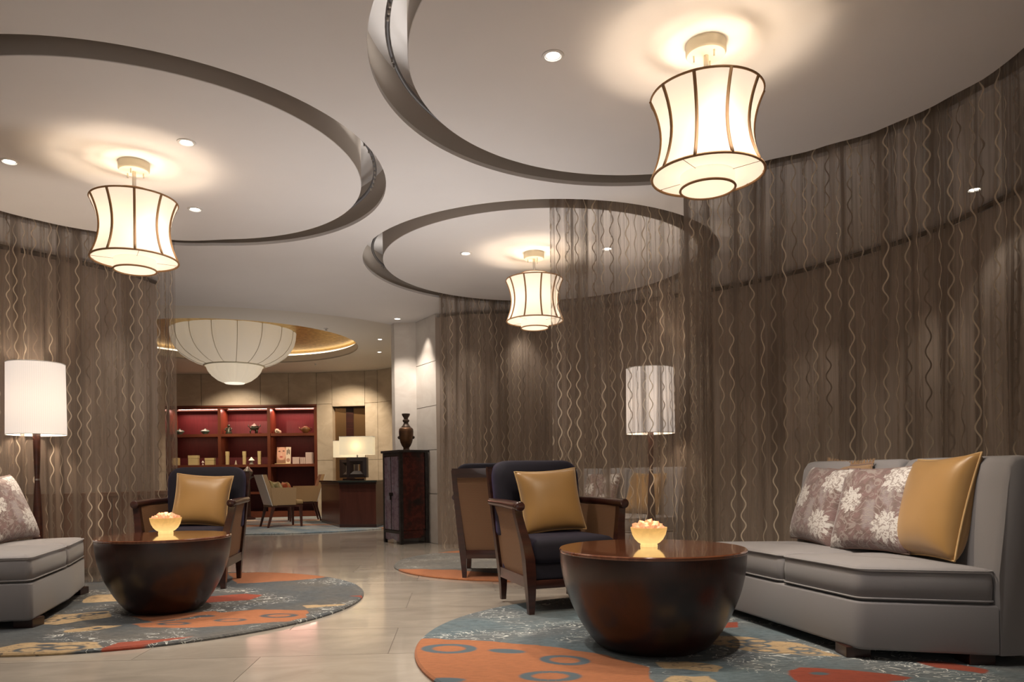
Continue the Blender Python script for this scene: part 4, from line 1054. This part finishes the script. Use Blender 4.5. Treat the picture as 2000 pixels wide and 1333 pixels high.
# ================================================================ FAR CHAIRS
cream_back = M('cream_leather', (.80, .78, .76), .35); tan_wv = noisy('tan_weave', (.42, .27, .14), (.50, .34, .19), 60, (1, 1, 8), .7)
def far_chair(label, loc, rz, front=tan_wv):
    t = thing('dining_armchair', label, 'chair', loc, rz, 'tan woven hall chairs with splayed legs')
    # local front = +X
    hb = .265
    for sx, sy, top, bot in ((1, 1, .25, .26), (1, -1, .25, .26), (-1, 1, -.20, -.30), (-1, -1, -.20, -.30)):
        bm = bmesh.new(); y_ = sy*.23
        hexa(bm, [(bot-.014, y_-.014, 0), (bot+.014, y_-.014, 0), (bot+.014, y_+.014, 0), (bot-.014, y_+.014, 0)], [(top-.025, y_-.022, .36), (top+.025, y_-.022, .36), (top+.025, y_+.022, .36), (top-.025, y_+.022, .36)])
        finish('leg', bm, desk_wood, t)
    finish('apron', B(-.24, .28, -.25, .25, .335, .37), desk_wood, t)
    for s in (-1, 1):
        bm = bmesh.new(); y0, y1 = (s*.265, s*.225)
        hexa(bm, [(-.22, y0, .37), (.16, y0, .37), (.16, y1, .37), (-.22, y1, .37)], [(-.26, y0, .66), (.17, y0, .66), (.17, y1, .66), (-.26, y1, .66)]); finish('arm', bm, front, t)
    bm = bmesh.new(); hexa(bm, [(-.235, -.255, .36), (-.235, .255, .36), (-.225, .255, .36), (-.225, -.255, .36)], [(-.395, -.255, .88), (-.395, .255, .88), (-.385, .255, .88), (-.385, -.255, .88)]); finish('back_cover', bm, cream_back, t)
    bm = bmesh.new(); hexa(bm, [(-.225, -.255, .36), (-.225, .255, .36), (-.15, .255, .36), (-.15, -.255, .36)], [(-.385, -.255, .88), (-.385, .255, .88), (-.32, .255, .88), (-.32, -.255, .88)]); finish('back', bm, front, t)
    finish('seat', B(-.18, .30, -.222, .222, .37, .45, .025, 3), noisy('tan_seat', (.40, .27, .12), (.44, .30, .15), 8) if 'tan_seat' not in bpy.data.materials else bpy.data.materials['tan_seat'], t, 50)
    return t
fcA = far_chair('tan woven armchair with a cream back in the far hall, cushions on it', (-3.66, 12.40, RUGZ), math.radians(33))
fcB = dup(fcA, (-3.72, 14.0, RUGZ), math.radians(200), 'second tan woven armchair, farther, between the first and the desk')
olive = noisy('olive_gold_brocade', (.30, .24, .08), (.45, .40, .22), 14, rough=.5); redc = noisy('red_floral', (.55, .06, .03), (.60, .40, .15), 9, rough=.6)
def cush_s(label, base, facing, lean, mat, grp, wd=.36): cush(label, base, facing, lean, wd, wd*.9, .13, mat, pip_f, grp)
cush_s('olive brocade cushion leaning on the back of the nearer far-hall chair', (-3.76, 12.36, RUGZ+.455), 33, 24, olive, 'small cushions on the far chair', .40)
cush_s('green-gold cushion in front of the olive one on the far-hall chair', (-3.65, 12.36, RUGZ+.455), 33, 20, noisy('green_gold', (.42, .36, .16), (.55, .50, .32), 12), 'small cushions on the far chair')
cush_s('red and gold floral cushion, frontmost on the far-hall chair', (-3.56, 12.52, RUGZ+.455), 30, 16, redc, 'small cushions on the far chair', .34)

# ================================================================ BOOKCASE
bk = thing('wall_bookcase', 'built-in dark red bookcase with lit shelves in the far stone wall', 'bookcase', (0, 15.62, 0))
shelf_w = noisy('mahogany_shelf', (.13, .035, .018), (.17, .050, .025), 2, (1, 1, 1), .35)
back_w = noisy('plum_back_panel', (.085, .014, .018), (.11, .018, .022), 4, (14, 1, 1), .5)
XS = [-8.1, -7.02, -5.925, -4.87, -3.87]
finish('back_panel', B(-8.1, -3.86, .42, .45, 0, 2.395), back_w, bk)
for i, x in enumerate(XS):
    finish('upright', B(x-.032, x+.032, 0, .42, 0, 2.38), shelf_w, bk)
zs = [.10, .52, 1.105, 1.765, 2.35]
for x0, x1 in zip(XS, XS[1:]):
    for z in zs:
        th = .06 if z in (1.105, 1.765) else .045
        finish('shelf', B(x0+.032, x1-.032, .01, .42, z-th/2, z+th/2), shelf_w, bk)
    area('shelf_light', ((x0+x1)/2, 15.62+.25, 2.31), (math.radians(-18), 0, 0), .85, .04, 8, (1, .45, .36))
    area('shelf_light', ((x0+x1)/2, 15.62+.12, 1.725), (math.radians(10), 0, 0), .85, .03, .8, (1, .55, .35))
    finish('led_strip', B(x0+.06, x1-.06, .30, .33, 2.318, 2.327), emis('led_warm', (1, .42, .28), .45) if 'led_warm' not in bpy.data.materials else bpy.data.materials['led_warm'], bk)
finish('top_frame', B(-8.1, -3.84, -.02, .0, 2.36, 2.40), shelf_w, bk)
finish('plinth', B(-8.1, -3.84, -.01, .02, 0, .10), shelf_w, bk)
ZA, ZB = 1.765+.03, 1.105+.03; SY = 15.62+.16
jade = noisy('jade_green', (.06, .16, .13), (.12, .26, .22), 20, rough=.3)
dkb = M('verdigris_bronze', (.05, .06, .04), .4, .4); ivory = noisy('ivory', (.62, .56, .42), (.5, .45, .33), 12); goldbox = noisy('gold_box', (.62, .50, .24), (.68, .56, .30), 3, rough=.4)
pinkbox = M('pale_pink_box', (.60, .47, .42), .5); brownpot = noisy('brown_teapot', (.12, .06, .02), (.2, .1, .03), 8, rough=.35)
def pxX(px, Y=SY): return (px-971.5)/1429*Y+.0
def lidbowl(px, label):
    t = thing('lidded_bowl', label, 'bowl', (pxX(px), SY, ZA), 0, 'jade bowls on the upper shelf')
    finish('bowl', L([(.04, 0), (.045, .01), (.07, .03), (.10, .06), (.095, .065)], 24), jade, t, 40)
    finish('lid', L([(.10, .068), (.07, .095), (.03, .105), (.015, .12), (.012, .13)], 24), jade, t, 40)
lidbowl(352, 'jade green lidded bowl on the top shelf at the curtain edge'); lidbowl(402, 'jade green lidded bowl on the top shelf, left bay')
t = thing('figurine', 'small dark seated figurine on the top shelf, middle bay', 'figurine', (pxX(448), SY, ZA))
finish('body', L([(.065, 0), (.07, .02), (.06, .06), (.045, .10), (.03, .14), (.012, .155)], 16), dkb, t, 40)
bm = bmesh.new(); bmesh.ops.create_icosphere(bm, subdivisions=2, radius=.033, matrix=Matrix.Translation((0, 0, .18))); finish('head', bm, dkb, t, 0)
for s in (-1, 1): finish('arm', T([(s*.035, 0, .14), (s*.07, -.02, .11), (s*.055, -.05, .08)], .014, 6), dkb, t, 0)
t = thing('tripod_censer', 'dark bronze footed censer with handles on the top shelf, middle bay', 'censer', (pxX(498), SY, ZA))
finish('vessel', L([(.04, .075), (.085, .09), (.10, .13), (.085, .155), (.09, .165), (.05, .19), (.03, .21), (.012, .225)], 24), dkb, t, 40)
for k in range(3):
    a = 2*PI*k/3+PI/2; finish('leg', T([(.06*math.cos(a), .06*math.sin(a), .10), (.09*math.cos(a), .09*math.sin(a), .05), (.08*math.cos(a), .08*math.sin(a), .0)], [.02, .016, .012], 6), dkb, t, 0)
for s in (-1, 1): finish('handle', T([(s*.085, 0, .14), (s*.13, 0, .16), (s*.12, 0, .20)], .01, 6), dkb, t, 0)
t = thing('ivory_ornament', 'small ivory rounded ornament with dark holes on the top shelf, right bay', 'ornament', (pxX(543.5), SY, ZA))
bm = bmesh.new(); bmesh.ops.create_uvsphere(bm, u_segments=20, v_segments=12, radius=.06, matrix=Matrix.Translation((-.02, 0, .053)) @ Matrix.Diagonal((1, .8, .9, 1))); bmesh.ops.create_uvsphere(bm, u_segments=16, v_segments=10, radius=.038, matrix=Matrix.Translation((.045, -.01, .033))); finish('body', bm, ivory, t, 0)
for x, z in ((-.005, .055), (.035, .035)):
    bm = bmesh.new(); bmesh.ops.create_icosphere(bm, subdivisions=1, radius=.013, matrix=Matrix.Translation((x, -.047, z))); finish('hole', bm, dark_metal, t, 0)
t = thing('teapot', 'round brown teapot on the top shelf at the right end', 'teapot', (pxX(598), SY, ZA))
finish('pot', L([(.04, 0), (.05, .008), (.085, .04), (.10, .085), (.085, .12), (.05, .135)], 24), brownpot, t, 40)
finish('lid', L([(.05, .136), (.03, .15), (.012, .155), (.015, .17)], 16), brownpot, t, 40)
finish('spout', T([(-.09, 0, .07), (-.13, 0, .10), (-.14, 0, .135)], [.018, .013, .009], 8), brownpot, t, 0)
finish('handle', T([(.08, 0, .11), (.13, 0, .12), (.135, 0, .07), (.09, 0, .04)], .008, 6), brownpot, t, 0)
def bx(label, name, px, w_, h_, d_, mat, grp=None, lid=None, y=SY):
    t = thing(name, label, 'box', (pxX(px, y), y, ZB), 0, grp)
    finish('carton', B(-w_/2, w_/2, -d_/2, d_/2, 0, h_*(.68 if lid else 1), .002), mat, t)
    if lid: finish('lid', B(-w_/2-.003, w_/2+.003, -d_/2-.003, d_/2+.003, h_*.68+.004 if lid == 2 else h_*.68, h_, .002), mat, t)
    return t
bx('gold gift box on the second shelf behind the curtain edge', 'gift_box', 344, .14, .16, .1, goldbox)
bx('larger square gold gift box on the second shelf', 'gift_box', 379, .205, .21, .1, goldbox, None, 2)
bx('smaller oblong gold gift box on the second shelf', 'gift_box', 411, .195, .15, .1, goldbox, None, 1)
for px, wh in ((445, 'left of three'), (478, 'middle of three'), (507.5, 'right of three')):
    bx('tall slim cream-gold box on the second shelf, '+wh, 'slim_box', px, .065, .285, .05, goldbox, 'tall slim boxes on the second shelf', 1)
t = thing('candle_holder', 'tiny white candle holder between the gold gift boxes', 'candle holder', (pxX(396.5), SY, ZB))
finish('stem', L([(.025, 0), (.008, .015), (.01, .04), (.03, .055), (.012, .08), (.004, .095)], 16), white_paint, t, 40)
t = thing('incense_cone', 'tiny cream cone between the slim boxes', 'ornament', (pxX(461), SY, ZB))
finish('cone', L([(.028, 0), (.02, .03), (.014, .06), (.003, .10)], 16), ivory, t, 40)
def lantern(x, y, z, label, k=1):
    t = thing('lantern', label, 'lantern', (x, y, z), 0, 'little roofed lanterns')
    finish('base', L([(.05*k, 0), (.05*k, .012*k), (.032*k, .02*k), (.032*k, .075*k), (.06*k, .085*k)], 16), M('lantern_grey', (.35, .33, .28), .5) if 'lantern_grey' not in bpy.data.materials else bpy.data.materials['lantern_grey'], t, 30)
    finish('roof', L([(.065*k, .087*k), (.03*k, .125*k), (.004*k, .16*k)], 16), emis('lantern_roof', (1, .85, .6), .5, (.8, .7, .5)) if 'lantern_roof' not in bpy.data.materials else bpy.data.materials['lantern_roof'], t, 30)
lantern(pxX(491, 15.7), 15.72, ZB, 'small roofed lantern on the second shelf beside the slim boxes')
# magazine / portrait card
def portrait():
    m = M('portrait_print', (.8, .6, .5), .4); t = NT(m)
    uv = t.coord('Generated'); sp = t.n('ShaderNodeSeparateXYZ'); t.t.links.new(uv, sp.inputs[0]); u, v = sp.outputs[0], sp.outputs[2]
    def ell(cx, cy, rx, ry, soft=.15):
        a = t.math('DIVIDE', t.math('SUBTRACT', u, cx), rx); b = t.math('DIVIDE', t.math('SUBTRACT', v, cy), ry)
        return t.math('SUBTRACT', 1, t.step(t.math('SQRT', t.math('ADD', t.math('MULTIPLY', a, a), t.math('MULTIPLY', b, b))), 1-soft, 1+soft))
    c = t.mix(ell(.34, .62, .34, .42), (.45, .22, .13), (.74, .42, .30))
    c = t.mix(ell(.18, .74, .08, .035), c, (.12, .05, .04)); c = t.mix(ell(.48, .76, .08, .035), c, (.12, .05, .04))
    c = t.mix(ell(.31, .56, .05, .08), c, (.80, .50, .38)); c = t.mix(ell(.32, .40, .12, .045), c, (.5, .10, .08))
    c = t.mix(t.step(v, .22, .18), c, (.30, .16, .10))
    c = t.mix(t.step(u, .64, .66), c, (.80, .66, .52))
    c = t.mix(ell(.82, .2, .13, .12), c, (.45, .25, .18)); t.base(c); return m
t = thing('magazine', 'upright magazine with a face on its cover on the second shelf', 'magazine', (pxX(556), 15.72, ZB))
finish('stand', B(-.17, .15, -.07, .05, 0, .012), goldbox, t)
o = finish('cover', B(-.15, .15, -.006, .006, 0, .355), portrait(), t); o.location = (0, 0, .012); o.rotation_euler = (math.radians(-7), 0, 0)
for i, (a_, z_) in enumerate([(.07, .24), (.095, .27), (.12, .25)]):
    s = finish('cover_stroke', B(a_-.006, a_+.006, -.010, -.005, z_-.05, z_+.05), wood, o)
bx('pale box with a dark spot, right of the magazine', 'cosmetic_box', 579, .14, .145, .08, pinkbox)
for i, px in enumerate((589, 592.5, 596)): bx('slim pale pink box in a row of three, %s' % ('left', 'middle', 'right')[i], 'cosmetic_box', px, .034, .14, .08, pinkbox, 'slim pink boxes')
bx('tall pale pink box at the right end of the second shelf', 'cosmetic_box', 606, .17, .245, .09, pinkbox)
# dark drum and lantern on low plinth left of the far chair
st_ = thing('side_pedestal', 'slim dark pedestal stand in front of the bookcase, partly behind the left armchair', 'stand', (-4.98, 14.6, RUGZ))
finish('column', L([(.14, 0), (.14, .03), (.05, .06), (.045, .80), (.13, .84), (.15, .86)], 24), wood, st_, 40)
t = thing('urn', 'grey lidded urn on the dark pedestal', 'urn', (-4.98, 14.6, RUGZ+.86))
finish('urn_body', L([(.05, 0), (.08, .03), (.10, .09), (.08, .13), (.05, .15)], 24), M('urn_grey', (.16, .15, .13), .4, .3), t, 40)
finish('urn_lid', L([(.055, .151), (.03, .18), (.006, .20)], 16), bpy.data.materials['urn_grey'], t, 40)
lantern(-4.72, 15.75, .52+.0225, 'small lit lantern on the lower shelf above the far chair', 1.0)

# console behind the left curtain
cs = thing('console', 'low wooden console table dimly seen behind the left curtain', 'console', (-3.55, 6.62, 0), math.atan2(.75, .55))
cw = M('console_wood', (.17, .075, .045), .4)
finish('console_top', B(-.62, .62, -.14, .14, .70, .735, .003), cw, cs); finish('console_body', B(-.58, .58, -.12, .12, .08, .70, .003), cw, cs)
for x in (-.3, 0, .3): finish('groove', B(x-.004, x+.004, -.1215, -.119, .1, .68), dark_metal, cs)
for sx in (-.52, .52): finish('leg', B(sx-.03, sx+.03, -.1, .1, 0, .08), cw, cs)
